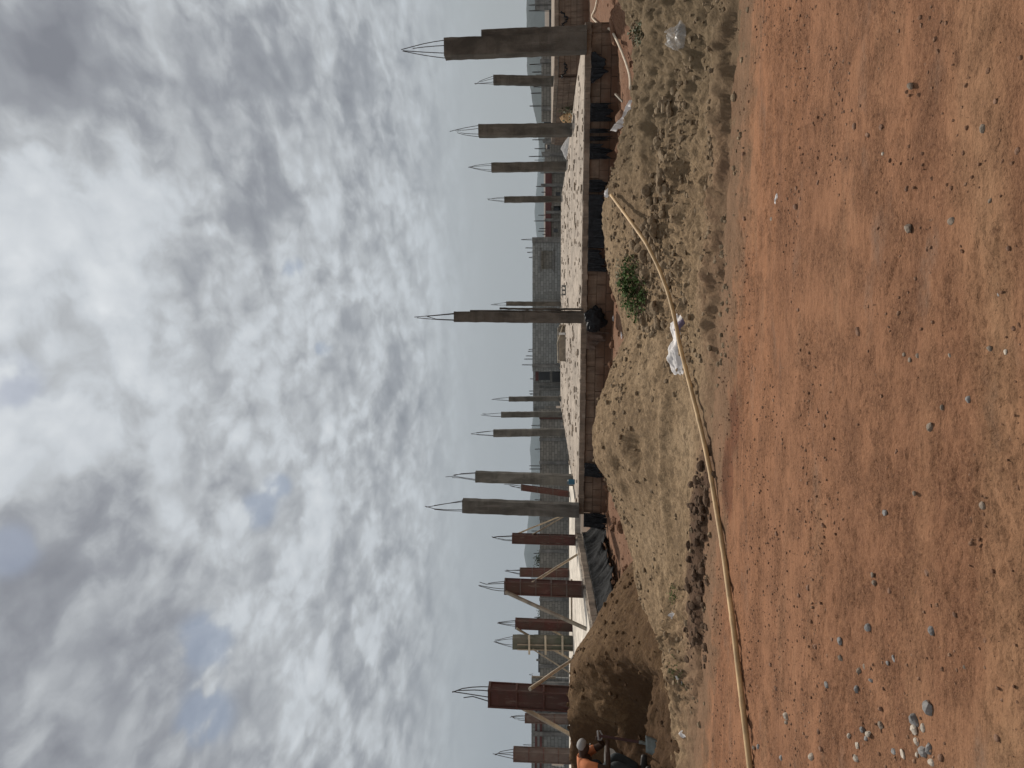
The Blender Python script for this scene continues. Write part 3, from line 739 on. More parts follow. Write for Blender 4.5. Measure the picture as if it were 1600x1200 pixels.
STONES = [  # (image x, image y, size px, kind)
 (1422,357,26,'g2'), (1488,346,15,'s'), (1418,295,9,'r'), (1342,518,17,'r'), (1456,667,16,'s'), (1518,624,12,'g'), (1384,801,11,'g'), (1402,706,9,'r'),
 (1290,664,9,'r'), (1294,645,6,'r'), (1248,484,7,'r'), (1436,556,10,'s'), (1424,563,9,'s'), (1416,554,7,'s'), (1337,1010,0,''),
 (1360,982,14,'g'), (1458,986,17,'g'), (1315,1002,12,'g'), (1317,1028,12,'s'), (1345,1050,13,'s'), (1397,1029,11,'g'), (1388,1036,9,'g'), (1362,1063,10,'g'),
 (1341,1078,13,'g'), (1292,1070,10,'g'), (1353,1042,9,'s'), (1454,1105,22,'g'), (1434,1126,21,'g'), (1446,1137,14,'p'), (1430,1141,15,'p'), (1428,1128,10,'g'),
 (1352,1140,12,'g'), (1360,1146,13,'p'), (1355,1154,10,'g'), (1380,1134,12,'s'), (1379,1108,10,'r'), (1330,1150,9,'p'), (1343,1165,10,'p'), (1340,1184,14,'p'),
 (1444,1173,17,'g'), (1456,1170,16,'g'), (1436,1160,12,'p'), (1414,1178,14,'p'), (1398,1175,10,'g'), (1457,1192,13,'p'), (1474,1184,10,'r'), (1435,1179,9,'p'),
 (1230,1118,13,'p'), (1231,1129,10,'s'), (1270,1183,13,'p'), (1285,1170,9,'r'), (1221,1184,9,'g'), (1187,1167,9,'g'), (1181,1168,8,'s'), (1280,1143,9,'r'),
 (1391,922,10,'r'), (1371,911,10,'s'), (1367,899,9,'s'), (1450,895,11,'r'), (1265,918,10,'r'), (1276,1011,12,'r'), (1214,833,8,'r'), (1288,821,9,'r'),
 (1378,199,9,'r'), (1337,197,10,'r'), (1358,211,10,'r'), (1381,240,8,'p'), (1425,134,13,'s'), (1540,200,14,'s'), (1556,158,8,'r'), (1596,236,10,'r'), (1246,323,12,'r'),
 (1280,285,9,'r'), (1246,294,7,'r'), (1300,1000,7,'r'), (1552,314,8,'s'), (1578,388,8,'r'), (1550,545,10,'s'), (1573,550,8,'p'), (1589,513,8,'r'), (1540,790,12,'s'),
 (1474,637,9,'s'), (1413,683,0,''), (1430,770,9,'s'), (1486,555,7,'p'), (1562,460,8,'g'), (1164,241,8,'r'), (1163,342,8,'r'), (1206,342,6,'p'), (1170,660,0,''),
 (1250,930,7,'r'), (1205,1038,7,'r'), (1215,1077,8,'r'), (1564,1154,11,'r'), (1510,1043,7,'s'), (1496,960,8,'r')]
kinds = {'g': ('stone_grey', 'rough grey granite chip lying on the red dirt road', 'grey granite chips scattered on the road'),
         's': ('stone_grey', 'brownish grey stone lying on the red dirt road', 'brownish grey stones scattered on the road'),
         'r': ('stone_red', 'small red-brown laterite stone lying on the red dirt road', 'red-brown stones scattered on the road'),
         'p': ('stone_pale', 'small pale tan stone lying on the red dirt road', 'pale stones scattered on the road'),
         'g2': ('stone_pale', 'largest blocky tan stone on the road, in front of the weed-covered part of the heap', None)}
M['stone_brown'] = plain('brown_stone', (0.21, 0.165, 0.125), 0.85, 0.35, 30, 0.004)
for ix, iy, s, k in STONES:
    if not s: continue
    c = hit(ix, iy)
    dist = (c - CAM).length
    r = s * dist / F * 0.5
    mname, lab, grp = kinds[k]
    mm = M['stone_brown'] if k in ('s', 'g2') else M[mname]
    mb = MB(); lump(mb, (c.x, c.y, c.z + r * 0.12), r * 1.05, 2, random.uniform(0.5, 0.75), 0.85, seed=int(ix * 7 + iy))
    o = mb.build('stone', mm)
    if grp: tag(o, lab, 'stone', grp)
    else: tag(o, lab, 'stone')

# ------------------------------------------------------------------ slabs with block foundations
ZS = EYE - 0.916       # top of the slab
def slab_mesh(poly, z0, z1, jag=0.02, step=0.25, inset_z=None):
    """prism with slightly ragged edges"""
    pts = []
    n = len(poly)
    for i in range(n):
        a = Vector(poly[i]); b2 = Vector(poly[(i + 1) % n]); L = (b2 - a).length
        k = max(1, int(L / step))
        nr = Vector((-(b2 - a).y, (b2 - a).x)).normalized()
        for j in range(k):
            q = a.lerp(b2, j / k) + nr * random.uniform(-jag, jag)
            pts.append(q)
    m_ = MB(); N = len(pts)
    top = [(q.x, q.y, z1 + random.uniform(-0.006, 0.004)) for q in pts]; bot = [(q.x + random.uniform(-jag, jag), q.y + random.uniform(-jag, jag), z0 + random.uniform(-0.012, 0.012)) for q in pts]
    m_.add(top + bot, [tuple(range(N)), tuple(reversed(range(N, 2 * N)))] + [(i, N + i, N + (i + 1) % N, (i + 1) % N) for i in range(N)])
    return m_
def block_wall(a, b2, z0, z1, thick=0.2, bl=0.45, bh=0.225, miss=0.0):
    """real blocks with mortar joints between two plan points"""
    a = Vector((a[0], a[1])); b2 = Vector((b2[0], b2[1])); L = (b2 - a).length; t = (b2 - a) / L; rz = math.atan2(t.y, t.x)
    blk = MB(); back = MB()
    z = z1; row = 0
    while z > z0 + 0.02:
        h = min(bh, z - z0)
        x = -bl * 0.5 * (row % 2)
        while x < L:
            xa, xb = max(x, 0), min(x + bl + random.uniform(-0.02, 0.02), L)
            if xb - xa > 0.06 and random.random() > miss:
                c = a + t * ((xa + xb) / 2)
                off = random.uniform(-0.008, 0.008)
                nr = Vector((-t.y, t.x)) * off
                blk.box((c.x + nr.x, c.y + nr.y, z - h / 2), (xb - xa - 0.018, thick, h - 0.018), rz + random.uniform(-0.01, 0.01), 0.004)
            x = xb if x >= 0 else bl * 0.5
        z -= bh; row += 1
    c = (a + b2) / 2
    back.box((c.x, c.y, (z0 + z1) / 2), (L, thick - 0.035, z1 - z0 - 0.01), rz)
    return blk, back
P0, P1, P2, P3, P4, P5, P6 = (7.95, 16.95), (8.45, 22.0), (8.75, 31), (9.6, 40.0), (-1.1, 41.5), (-2.3, 30.0), (-3.42, 20.35)
main = thing('foundation_slab', (2.5, 25, 0), 'wide weathered concrete floor slab on a dusty block base, carrying the tall bare columns', 'slab')
s = slab_mesh([P6, P0, P1, P2, P3, P4, P5], ZS - 0.14, ZS); s.build('floor', M['slab'], main)
def slab_crumbs(name, n, poly, zt, mat, label, rmin, rmax, seed):
    r_ = np.random.default_rng(seed); mb = MB(); k = 0
    xs_ = [p[0] for p in poly]; ys_ = [p[1] for p in poly]
    while k < n:
        x, y = r_.uniform(min(xs_), max(xs_)), min(ys_) + (max(ys_) - min(ys_)) * r_.uniform() ** 1.5
        ins = False
        for i in range(len(poly)):
            (x1, y1), (x2, y2) = poly[i], poly[i - 1]
            if (y1 > y) != (y2 > y) and x < (x2 - x1) * (y - y1) / (y2 - y1) + x1: ins = not ins
        if not ins or r_.uniform() > 0.25 + 0.9 * float(sstep(-0.1, 0.3, fbm(np.array(x * 0.5), np.array(y * 0.35), 3))): continue
        k += 1
        r = rmin + (rmax - rmin) * r_.uniform() ** 3
        lump(mb, (x, y, zt + r * 0.10), r, 1, 0.32, 0.5, seed=int(r_.integers(10 ** 8)))
    tag(mb.build(name, M[mat]), label, 'rubble', kind='stuff')
slab_crumbs('mortar_crumbs', 700, [P6, P0, P1, P2, P3, P4, P5], ZS, 'slab_edge', 'mortar spill and crumbs strewn over the weathered slab', 0.025, 0.16, 5)
# darker rough edge band, proud of the slab side
e_ = MB()
a, b2 = Vector(P6), Vector(P0); n_ = 90
t = (b2 - a).normalized(); nr = Vector((t.y, -t.x))
for i in range(n_):
    q0 = a.lerp(b2, i / n_); q1 = a.lerp(b2, (i + 1) / n_); c = (q0 + q1) / 2 + nr * 0.012
    e_.box((c.x, c.y, ZS - 0.078 + random.uniform(-0.004, 0.004)), ((q1 - q0).length * 0.998, 0.03, 0.132 + random.uniform(-0.026, 0.012)), math.atan2(t.y, t.x), 0.007)
e_.build('slab_edge', M['slab_edge'], main)
inn = -nr * 0.16
blk, back = block_wall(Vector(P6) + inn, Vector(P0) + inn, -0.12, ZS - 0.15, 0.22)
w = blk.build('block_base', M['block_red'], main); back.build('mortar', M['mortar'], w)
blk, back = block_wall(Vector(P0) + Vector((-0.1, 0.1)), Vector(P1) + Vector((-0.1, 0)), -0.12, ZS - 0.15, 0.22)
w = blk.build('block_base', M['block_red'], main); back.build('mortar', M['mortar'], w)
blk, back = block_wall(Vector(P6) + Vector((0.12, 0.2)), Vector(P5) + Vector((0.12, 0)), -0.12, ZS - 0.15, 0.22)
w = blk.build('block_base', M['block_red'], main); back.build('mortar', M['mortar'], w)

L0, L1, L2, L3 = (-5.05, 11.6), (-4.42, 22.3), (-4.2, 27.5), (-24, 27.5)
left = thing('foundation_slab', (-10, 20, 0), 'pale freshly cast concrete slab behind the sand heap, carrying the red formwork columns', 'slab')
s = slab_mesh([(-24, 11.6), L0, L1, (-3.4, 22.4), (-2.75, 27.5), L3], ZS - 0.16, ZS, 0.008); s.build('floor', M['slab_new'], left)
blk, back = block_wall((L0[0] - 0.2, L0[1] + 0.2), (L1[0] - 0.2, L1[1]), -0.1, ZS - 0.165, 0.2)
w = blk.build('block_base', M['block_red'], left); back.build('mortar', M['mortar'], w)
e_ = MB()
a, b2 = Vector(L0), Vector(L1)
for i in range(26):
    q0 = a.lerp(b2, i / 26); q1 = a.lerp(b2, (i + 1) / 26); c = (q0 + q1) / 2 + Vector((0.05, 0))
    e_.box((c.x, c.y, ZS - 0.12 + random.uniform(-0.006, 0.006)), (0.10, (q1 - q0).length * 0.998, 0.14), -0.06, 0.006)
e_.build('slab_edge', M['slab_edge'], left)

# higher foundation at the right
rb = thing('foundation_slab', (15, 32, 0), 'raised floor slab on a tall block base at the far right, behind the stepped column', 'slab')
zr = 1.24
RX0 = 11.55
slab_mesh([(RX0, 28.8), (24, 27.6), (24, 40), (RX0 + 0.9, 40)], zr - 0.15, zr, 0.015).build('floor', M['slab_edge'], rb)
blk, back = block_wall((RX0 + 0.05, 28.95), (23.8, 27.8), -0.15, zr - 0.16, 0.22)
w = blk.build('block_base', M['block_red'], rb); back.build('mortar', M['mortar'], w)
blk, back = block_wall((RX0 + 0.12, 29.1), (RX0 + 0.9, 39.8), -0.15, zr - 0.16, 0.22)
w = blk.build('block_base', M['block_red'], rb); back.build('mortar', M['mortar'], w)

# ------------------------------------------------------------------ columns
def shaft_mesh(B, T, w, dp, rz, seg=18, amp=0.006, chamf=0.012, seed=0):
    B, T = Vector(B), Vector(T)
    ring = [(-w/2 + chamf, -dp/2), (0, -dp/2), (w/2 - chamf, -dp/2), (w/2, -dp/2 + chamf), (w/2, 0), (w/2, dp/2 - chamf), (w/2 - chamf, dp/2), (0, dp/2), (-w/2 + chamf, dp/2), (-w/2, dp/2 - chamf), (-w/2, 0), (-w/2, -dp/2 + chamf)]
    cs, sn = math.cos(rz), math.sin(rz)
    r_ = random.Random(seed)
    vs = []; n = len(ring)
    for i in range(seg + 1):
        c = B.lerp(T, i / seg)
        ox, oy = r_.uniform(-amp, amp), r_.uniform(-amp, amp)
        for x, y in ring:
            x += r_.uniform(-amp, amp) * 0.7; y += r_.uniform(-amp, amp) * 0.7
            vs.append((c.x + ox + x * cs - y * sn, c.y + oy + x * sn + y * cs, c.z))
    fs = [(i * n + k, i * n + (k + 1) % n, (i + 1) * n + (k + 1) % n, (i + 1) * n + k) for i in range(seg) for k in range(n)]
    fs += [tuple(reversed(range(n))), tuple(seg * n + k for k in range(n))]
    return MB().add(vs, fs)
def starter_bars(root, T, w, dp, tip, rad=0.009, n=4, spread=None):
    T, tip = Vector(T), Vector(tip)
    for sx_, sy_ in ((-1, -1), (1, -1), (1, 1), (-1, 1))[:n]:
        a = T + Vector((sx_ * (w / 2 - 0.045), sy_ * (dp / 2 - 0.045), -0.05))
        bend = Vector((random.uniform(-0.02, 0.02), random.uniform(-0.02, 0.02), 0))
        end = tip + Vector((sx_ * 0.008, sy_ * 0.008, random.uniform(-0.10, 0.0)))
        pts = [a.lerp(end, q) + (Vector((sx_ * 0.010, sy_ * 0.010, 0)) + bend) * math.sin(q * math.pi) for q in (0, 0.25, 0.5, 0.75, 1)]
        rad = min(rad, 0.0095)
        if random.random() < 0.3: pts = pts[:-1]
        if random.random() < 0.35: pts[-1] = pts[-1] + Vector((random.uniform(-0.06, 0.06), random.uniform(-0.06, 0.06), 0))
        MB().tube(pts, rad, 6).build('starter_bar', M['rebar'], root)
def concrete_column(top, base, d, wpx, tip, label, name='concrete_column', dpx=None, mat='column', steps=None, zbase=None):
    """top/base/tip are (x, y) positions on the photograph of the column's axis at depth d"""
    T = at_d(top[0], top[1], d); B = at_d(base[0], base[1], d)
    w = wpx * d / F
    if zbase is not None: B = Vector((B.x, B.y, zbase))
    root = thing(name, B, label, 'column', 'concrete columns standing on the slabs')
    dd = dpx if dpx else w
    B2 = B + Vector((0, 0, -0.01))
    shaft_mesh(B2, T, w, dd, -0.09, seed=int(top[1] * 3)).build('shaft', M[mat], root)
    if steps:
        for wide, ttop, offx, dpp in steps:   # extra rib cast beside the shaft
            frac = (ttop - base[0]) / (top[0] - base[0])
            TT = B.lerp(T, frac)
            ww = wide * d / F
            o_ = Vector((offx * (w / 2 + ww / 2 - 0.004), 0.03, 0))
            shaft_mesh(B2 + o_, TT + o_, ww, dpp, -0.09, seed=int(ttop)).build('side_rib', M[mat], root)
    if tip is not None: starter_bars(root, T, w, dd, at_d(tip[0], tip[1], d), rad=max(0.009, 0.0011 * d * 0.36))
    return root
CC = concrete_column
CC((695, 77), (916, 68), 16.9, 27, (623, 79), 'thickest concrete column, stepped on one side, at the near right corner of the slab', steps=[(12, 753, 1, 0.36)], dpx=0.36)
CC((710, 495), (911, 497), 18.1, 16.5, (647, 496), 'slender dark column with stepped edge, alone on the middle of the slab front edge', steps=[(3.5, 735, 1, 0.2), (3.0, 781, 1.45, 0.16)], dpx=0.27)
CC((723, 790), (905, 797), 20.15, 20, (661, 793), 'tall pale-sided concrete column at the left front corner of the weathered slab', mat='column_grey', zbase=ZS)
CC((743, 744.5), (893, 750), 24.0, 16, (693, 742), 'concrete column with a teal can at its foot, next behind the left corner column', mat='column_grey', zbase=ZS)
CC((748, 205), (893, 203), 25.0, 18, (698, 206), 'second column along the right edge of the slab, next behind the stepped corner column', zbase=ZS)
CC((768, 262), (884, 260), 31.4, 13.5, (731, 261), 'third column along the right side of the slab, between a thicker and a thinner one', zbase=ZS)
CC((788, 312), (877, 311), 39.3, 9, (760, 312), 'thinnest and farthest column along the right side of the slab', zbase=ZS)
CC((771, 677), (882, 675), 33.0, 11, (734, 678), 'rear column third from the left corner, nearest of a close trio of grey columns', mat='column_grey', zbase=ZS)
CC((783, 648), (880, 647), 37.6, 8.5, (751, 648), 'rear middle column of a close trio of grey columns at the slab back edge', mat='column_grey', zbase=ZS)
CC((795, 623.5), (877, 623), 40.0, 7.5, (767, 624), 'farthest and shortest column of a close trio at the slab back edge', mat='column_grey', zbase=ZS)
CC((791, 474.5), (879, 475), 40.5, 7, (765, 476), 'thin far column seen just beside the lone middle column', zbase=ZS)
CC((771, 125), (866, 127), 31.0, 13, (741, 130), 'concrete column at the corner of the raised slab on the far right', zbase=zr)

def formwork_column(top, base, d, wpx, tip, label, mat, bands=5, zb=ZS, name='formwork_column'):
    T = at_d(top[0], top[1], d); B = at_d(base[0], base[1], d)
    w = wpx * d / F
    if zb is not None: B = Vector((B.x, B.y, zb + 0.004))
    root = thing(name, B, label, 'formwork column', 'columns cased in formwork on the left slab')
    rz = -0.07
    cas = shaft_mesh(B, T, w, w, rz, 10, 0.004, 0.004, seed=int(top[1])).build('casing', M[mat], root)
    ax = Vector((math.cos(rz), math.sin(rz), 0)); ay = Vector((-math.sin(rz), math.cos(rz), 0))
    for i in range(bands):
        q = B.lerp(T, (i + 0.06) / (bands - 1 + 0.12) if bands > 1 else 0.5)
        mb = MB()
        e = w / 2 + 0.010
        for s_ in (-1, 1):
            mb.bar(q - ax * (e + 0.008) + ay * s_ * e, q + ax * (e + 0.008) + ay * s_ * e, 0.02, 0.026)
            mb.bar(q - ay * (e - 0.016) + ax * s_ * e, q + ay * (e - 0.016) + ax * s_ * e, 0.028, 0.03)
        mb.build('band', M['steel_brown' if mat != 'steel_brown' else 'steel_grey'], cas)
    mb = MB()
    for sx_ in (-1, 1):       # corner angles
        for sy_ in (-1, 1):
            o_ = ax * sx_ * (w / 2 + 0.004) + ay * sy_ * (w / 2 + 0.004)
            mb.bar(B + o_, T + o_, 0.03, 0.03)
    mb.build('corner_angle', M[mat], cas)
    if tip is not None: starter_bars(root, T, w, w, at_d(tip[0], tip[1], d), rad=max(0.008, 0.0004 * d))
    return root
FC = formwork_column
FC((763, 1085), (935, 1095), 12.6, 25.5, (706, 1080), 'largest column casing of dark red steel panels, rising behind the sand heap', 'steel_red', 5)
FC((788, 916), (911, 921), 17.8, 18, (747, 914), 'rusty brown steel column casing propped on both sides at the edge of the pale slab', 'steel_brown', 6)
FC((800, 841), (899, 844), 22.0, 12, (767, 839), 'dark red steel column casing nearest the gap between the two slabs', 'steel_red', 6)
FC((812, 894), (889, 895), 27.3, 10, (788, 892), 'small brown steel column casing at the back between two larger casings', 'steel_brown', 5)
FC((805, 974), (894, 978), 24.4, 12, (775, 973), 'bright red steel column casing with one long prop, beside the green board casing', 'steel_red', 5)
FC((802, 1178), (897, 1182), 23.0, 15, (769, 1177), 'grey-brown steel column casing with holes, above the bent person', 'steel_grey', 5)
FC((820, 1122), (879, 1124), 27.0, 9.5, (796, 1120), 'small faded brown column casing behind the largest red one', 'steel_grey', 4)
FC((814, 761.5), (892, 772), 27.0, 7, (787, 757), 'thin leaning brown casing seen between the two left concrete columns', 'steel_brown', 4)
# green board casing with timber cleats
d_ = 24.0
T = at_d(801, 1003, d_); B = at_d(896, 1005, d_); B.z = ZS + 0.004
root = thing('formwork_column', B, 'wide column casing of weathered green boards with pale timber cleats', 'formwork column', 'columns cased in formwork on the left slab')
w = 18 * d_ / F
cas = shaft_mesh(B, T, w, w * 0.9, -0.07, 8, 0.006, 0.004, 5).build('casing', M['ply_green'], root)
for q in (0.17, 0.45, 0.72):
    c = B.lerp(T, q)
    MB().bar(c + Vector((-w / 2 - 0.12, -w * 0.45 - 0.06, 0)), c + Vector((w / 2 + 0.1, -w * 0.45 - 0.035, 0.01)), 0.05, 0.06).build('cleat', M['timber'], cas)
for sx_ in (-0.48, -0.05):
    o_ = Vector((sx_ * w, -w * 0.45 - 0.018, 0))
    MB().bar(B + o_, T + o_ + Vector((0, 0, -0.15)), 0.035, 0.03).build('batten', M['timber_old'], cas)
starter_bars(root, T, w, w * 0.9, at_d(770, 1002, d_), rad=0.0085)

def prop(p1, d1, p2, d2, label, r=0.035, mat='timber', z2=None, square=False):
    a = at_d(p1[0], p1[1], d1)
    b_ = at_d(p2[0], p2[1], d2) if z2 is None else at_z(p2[0], p2[1], z2)
    mb = MB()
    if square: mb.bar(a, b_, r * 1.7, r * 1.3)
    else: mb.tube([a.lerp(b_, q / 6) + Vector((random.uniform(-.008, .008), 0, random.uniform(-.008, .008))) for q in range(7)], [r * (1 - 0.04 * q) for q in range(7)], 8)
    o = mb.build('timber_prop', M[mat])
    return tag(o, label, 'prop', 'timber props bracing the column casings')
prop((831, 911), 17.75, (932, 847), 21.0, 'pale pole prop slanting from the brown casing to the red soil between the slabs', z2=0.12)
prop((790, 925), 17.6, (917, 983), 16.4, 'long square prop from the top of the brown casing down across the pale slab', square=True, mat='timber_old', r=0.04)
prop((807, 982), 24.2, (892, 1031), 25.6, 'square prop from the top of the bright red casing, crossing the green board casing', square=True, r=0.035, mat='timber_old')
prop((832, 1014), 23.7, (896, 1055), 23.4, 'thin prop slanting away from the green board casing towards the largest red casing', square=True, r=0.03, mat='timber_old')
prop((828, 1076), 12.3, (925, 1009), 14.2, 'round pale prop leaning on the side of the largest red casing that faces the gap', r=0.032)
prop((795, 1094), 12.5, (922, 1165), 15.0, 'grey-brown prop behind the largest red casing, sloping towards the bent person', r=0.035, mat='timber_old', square=True)
prop((801, 837), 22.0, (877, 806), 23.6, 'upper of two thin props slanting from the dark red casing towards the tall corner column', r=0.025)
prop((832, 835), 22.0, (883, 806), 23.0, 'lower of two thin props slanting from the dark red casing towards the tall corner column', r=0.022, mat='timber_old')
prop((850, 978), 24.6, (886, 998), 25.2, 'short dark brace low between the bright red and green casings', r=0.03, mat='timber_old', square=True)

# ------------------------------------------------------------------ black polythene
def drape(pts_top, lens, mat, name, label, fold=0.05, nz=10, parent=None, group=None, nfold=3.0, lean=0.1, seed=1):
    """sheet hanging from a line of points; lens = hang length at each end/knots"""
    r_ = random.Random(seed)
    nx = 48
    pts_top = [Vector(q) for q in pts_top]
    seglen = [0]
    for a, b_ in zip(pts_top[:-1], pts_top[1:]): seglen.append(seglen[-1] + (b_ - a).length)
    L = seglen[-1]
    vs = []
    ph = [r_.uniform(0, 6.28) for _ in range(4)]
    for j in range(nz + 1):
        v = j / nz
        for i in range(nx + 1):
            u = i / nx; s_ = u * L
            k = max(0, min(len(pts_top) - 2, next((q for q in range(len(seglen) - 1) if seglen[q + 1] >= s_ - 1e-9), 0)))
            t_ = (s_ - seglen[k]) / max(1e-6, seglen[k + 1] - seglen[k])
            P = pts_top[k].lerp(pts_top[k + 1], t_)
            dirn = (pts_top[k + 1] - pts_top[k]).normalized(); nr = Vector((dirn.y, -dirn.x, 0))
            ln = np.interp(u, np.linspace(0, 1, len(lens)), lens) * (1 + 0.16 * math.sin(13 * u + ph[3]) + 0.10 * math.sin(31 * u + ph[2]))
            f = fold * (0.5 + 1.2 * v) * (math.sin(2 * math.pi * nfold * u + ph[0] + 0.8 * v) + 0.5 * math.sin(2 * math.pi * nfold * 2.3 * u + ph[1] - 1.5 * v))
            vs.append(P + nr * (0.03 + abs(f) + lean * v * v) + Vector((0, 0, -ln * v)) + dirn * (0.25 * f))
    n1 = nx + 1
    fs = [(j * n1 + i, (j + 1) * n1 + i, (j + 1) * n1 + i + 1, j * n1 + i + 1) for j in range(nz) for i in range(nx)]
    o = MB().add(vs, fs).build(name, M[mat], parent, smooth=True)
    md = o.modifiers.new('thick', 'SOLIDIFY'); md.thickness = 0.003
    if label: tag(o, label, 'plastic sheet', group)
    return o
def on_front(iy, z):
    """point on the front face of the weathered slab seen at image row iy"""
    a, b_ = Vector(P6), Vector(P0)
    k = (600 - iy) / F
    # X = k*Y
    t_ = (k * a.y - a.x) / ((b_.x - a.x) - k * (b_.y - a.y))
    q = a.lerp(b_, t_)
    return Vector((q.x, q.y, z))
ZB = ZS - 0.145
DG = 'black plastic sheets hanging from the slab'
def fs(y0, y1, lens, label, mat='black_sheet', **k):
    f = on_front((y0 + y1) / 2, ZB)
    drape([on_front(y1, ZB) + Vector((0, 0.01, 0)), on_front(y0, ZB) + Vector((0, 0.01, 0))], [q * f.y / F for q in lens], mat, 'plastic_sheet', label, group=DG, **k)
fs(84, 132, [4, 22, 24, 5], 'black triangular flap under the slab beside the stepped corner column', fold=0.02, seed=3)
fs(163, 192, [30, 31, 28, 31], 'square black sheet hanging under the slab, right of the loose black strips', fold=0.03, seed=4)
fs(202, 209, [27, 25], 'narrow black strip under the slab, nearest the square black sheet', fold=0.01, nfold=1, seed=5)
fs(214, 221, [27, 28], 'narrow black strip under the slab, nearest the black tapering bunch', fold=0.01, nfold=1, seed=6)
fs(226, 250, [26, 30, 18], 'bunched black sheet tapering under the slab behind the white cloth strip', fold=0.04, seed=7)
fs(282, 301, [20, 26, 24], 'ribbed black sheet under the slab where the bamboo pole ends', fold=0.03, nfold=4, seed=8)
fs(304, 388, [22, 29, 27, 30, 25], 'longest crumpled black sheet under the slab, above the top of the bamboo pole', fold=0.05, nfold=5, seed=9)
fs(390, 424, [27, 26, 24, 16], 'short black sheet under the slab, next to the longest crumpled one', fold=0.04, seed=10)
fs(517, 545, [8, 24, 30], 'muddy brown flap hanging under the slab beside the bundled black sheet', 'brown_sheet', fold=0.02, seed=12, nfold=1)
fs(722, 743, [26, 24, 20], 'dark sheet covering the block base near the left end of the weathered slab', fold=0.02, seed=13)
fs(800, 822, [30, 38, 40], 'black sheet standing for the dark void at the left corner of the block base', fold=0.03, seed=14)  # added sheet, stands in for the dark void at the wall end
# bundled sheet under the lone middle column
c = on_front(499, ZB - 0.20)
v, f = ico(4)
mb = MB()
for_v = []
for q in v:
    n_ = float(fbm(np.array(q[0] * 1.8 + 5), np.array(q[2] * 1.8 + q[1] * 1.3), 4, 0.6))
    s_ = 1 + 0.55 * n_
    for_v.append((c.x + q[0] * 0.30 * s_, c.y - 0.10 + q[1] * 0.13 * s_, c.z + q[2] * 0.235 * s_))
mb.add(for_v, f)
tag(mb.build('plastic_sheet', M['black_sheet'], smooth=True), 'bundled ball of black sheet under the foot of the lone middle column', 'plastic sheet', DG)
# sheet along the edge of the pale slab
for k_, (ya, yb, lens, seed, lab) in enumerate([(13.6, 17.6, [0.34, 0.45, 0.3, 0.42], 21, 'near half of the dusty dark sheet draped down the side of the pale slab'),
                                    (17.7, 22.2, [0.35, 0.42, 0.5, 0.55], 22, 'far half of the dusty dark sheet draped down the side of the pale slab')]):
    fa = lambda yy: Vector((L0[0] + (yy - L0[1]) / (L1[1] - L0[1]) * (L1[0] - L0[0]) + 0.10, yy, ZS - 0.19))
    drape([fa(ya), fa((ya + yb) / 2), fa(yb)], lens, 'grey_sheet', 'plastic_sheet', lab, fold=0.10, nfold=5, lean=0.35, seed=seed, nz=14)
# loose black ribbons under the raised right slab
def wall_r(iy): 
    k = (600 - iy) / F; a_, b_ = Vector((RX0, 28.8)), Vector((24, 27.6))
    t_ = (k * a_.y - a_.x) / ((b_.x - a_.x) - k * (b_.y - a_.y)); q = a_.lerp(b_, t_); return Vector((q.x, q.y - 0.01, zr - 0.15))
for y0, y1, lens, lab in ((20, 44, [0.1, 0.35, 0.1], 'black ribbon of sheet sagging under the raised slab at the frame edge'), (100, 124, [0.1, 0.3, 0.25], 'black ribbon of sheet sagging under the near corner of the raised slab')):
    A_, B_ = wall_r(y1), wall_r(y0)
    pts = [A_.lerp(B_, q / 12) + Vector((0, -0.06, -np.interp(q / 12, (0, .5, 1), lens) - 0.05 * math.sin(q * 2.1))) for q in range(13)]
    tag(MB().tube(pts, [0.02 + 0.02 * abs(math.sin(q)) for q in range(13)], 6).build('plastic_sheet', M['black_sheet'], smooth=True), lab, 'plastic sheet', DG)

# ------------------------------------------------------------------ bamboo pole, pipe, litter
path = [(955, 305), (985, 345), (1010, 380), (1030, 420), (1045, 460), (1055, 500), (1062, 540), (1075, 590), (1088, 640), (1100, 690), (1112, 750), (1120, 800),
        (1130, 860), (1138, 920), (1146, 980), (1153, 1040), (1160, 1100), (1166, 1150), (1172, 1200), (1178, 1260), (1183, 1320)]
raw = [hit(*q) for q in path]
zs_ = np.array([q.z for q in raw]); 
sm = zs_.copy()
for _ in range(3):
    sm[1:-1] = np.maximum(zs_[1:-1], 0.25 * sm[:-2] + 0.5 * sm[1:-1] + 0.25 * sm[2:])
pts = []
for (ix, iy), z in zip(path, sm): pts.append(at_z(ix, iy, z + 0.025))
def resample(pts, n):
    pts = [Vector(q) for q in pts]; out = []
    L = [0]
    for a, b_ in zip(pts[:-1], pts[1:]): L.append(L[-1] + (b_ - a).length)
    for i in range(n):
        s_ = L[-1] * i / (n - 1)
        out.append(Vector((np.interp(s_, L, [q.x for q in pts]), np.interp(s_, L, [q.y for q in pts]), np.interp(s_, L, [q.z for q in pts]))))
    for _ in range(4):
        out = [out[0]] + [(out[i - 1] + out[i] * 2 + out[i + 1]) / 4 for i in range(1, n - 1)] + [out[-1]]
    return out
pp = resample(pts, 150)
rads = []
for i in range(150):
    r0 = 0.0205 + 0.004 * i / 150
    rads.append(r0 * (1.12 if i % 13 == 0 else (0.97 if i % 13 in (1, 12) else 1.0)))
tag(MB().tube(pp, rads, 12).build('bamboo_pole', M['bamboo'], smooth=True), 'long curved yellow bamboo pole lying down the tan heap and along the road edge', 'pole')

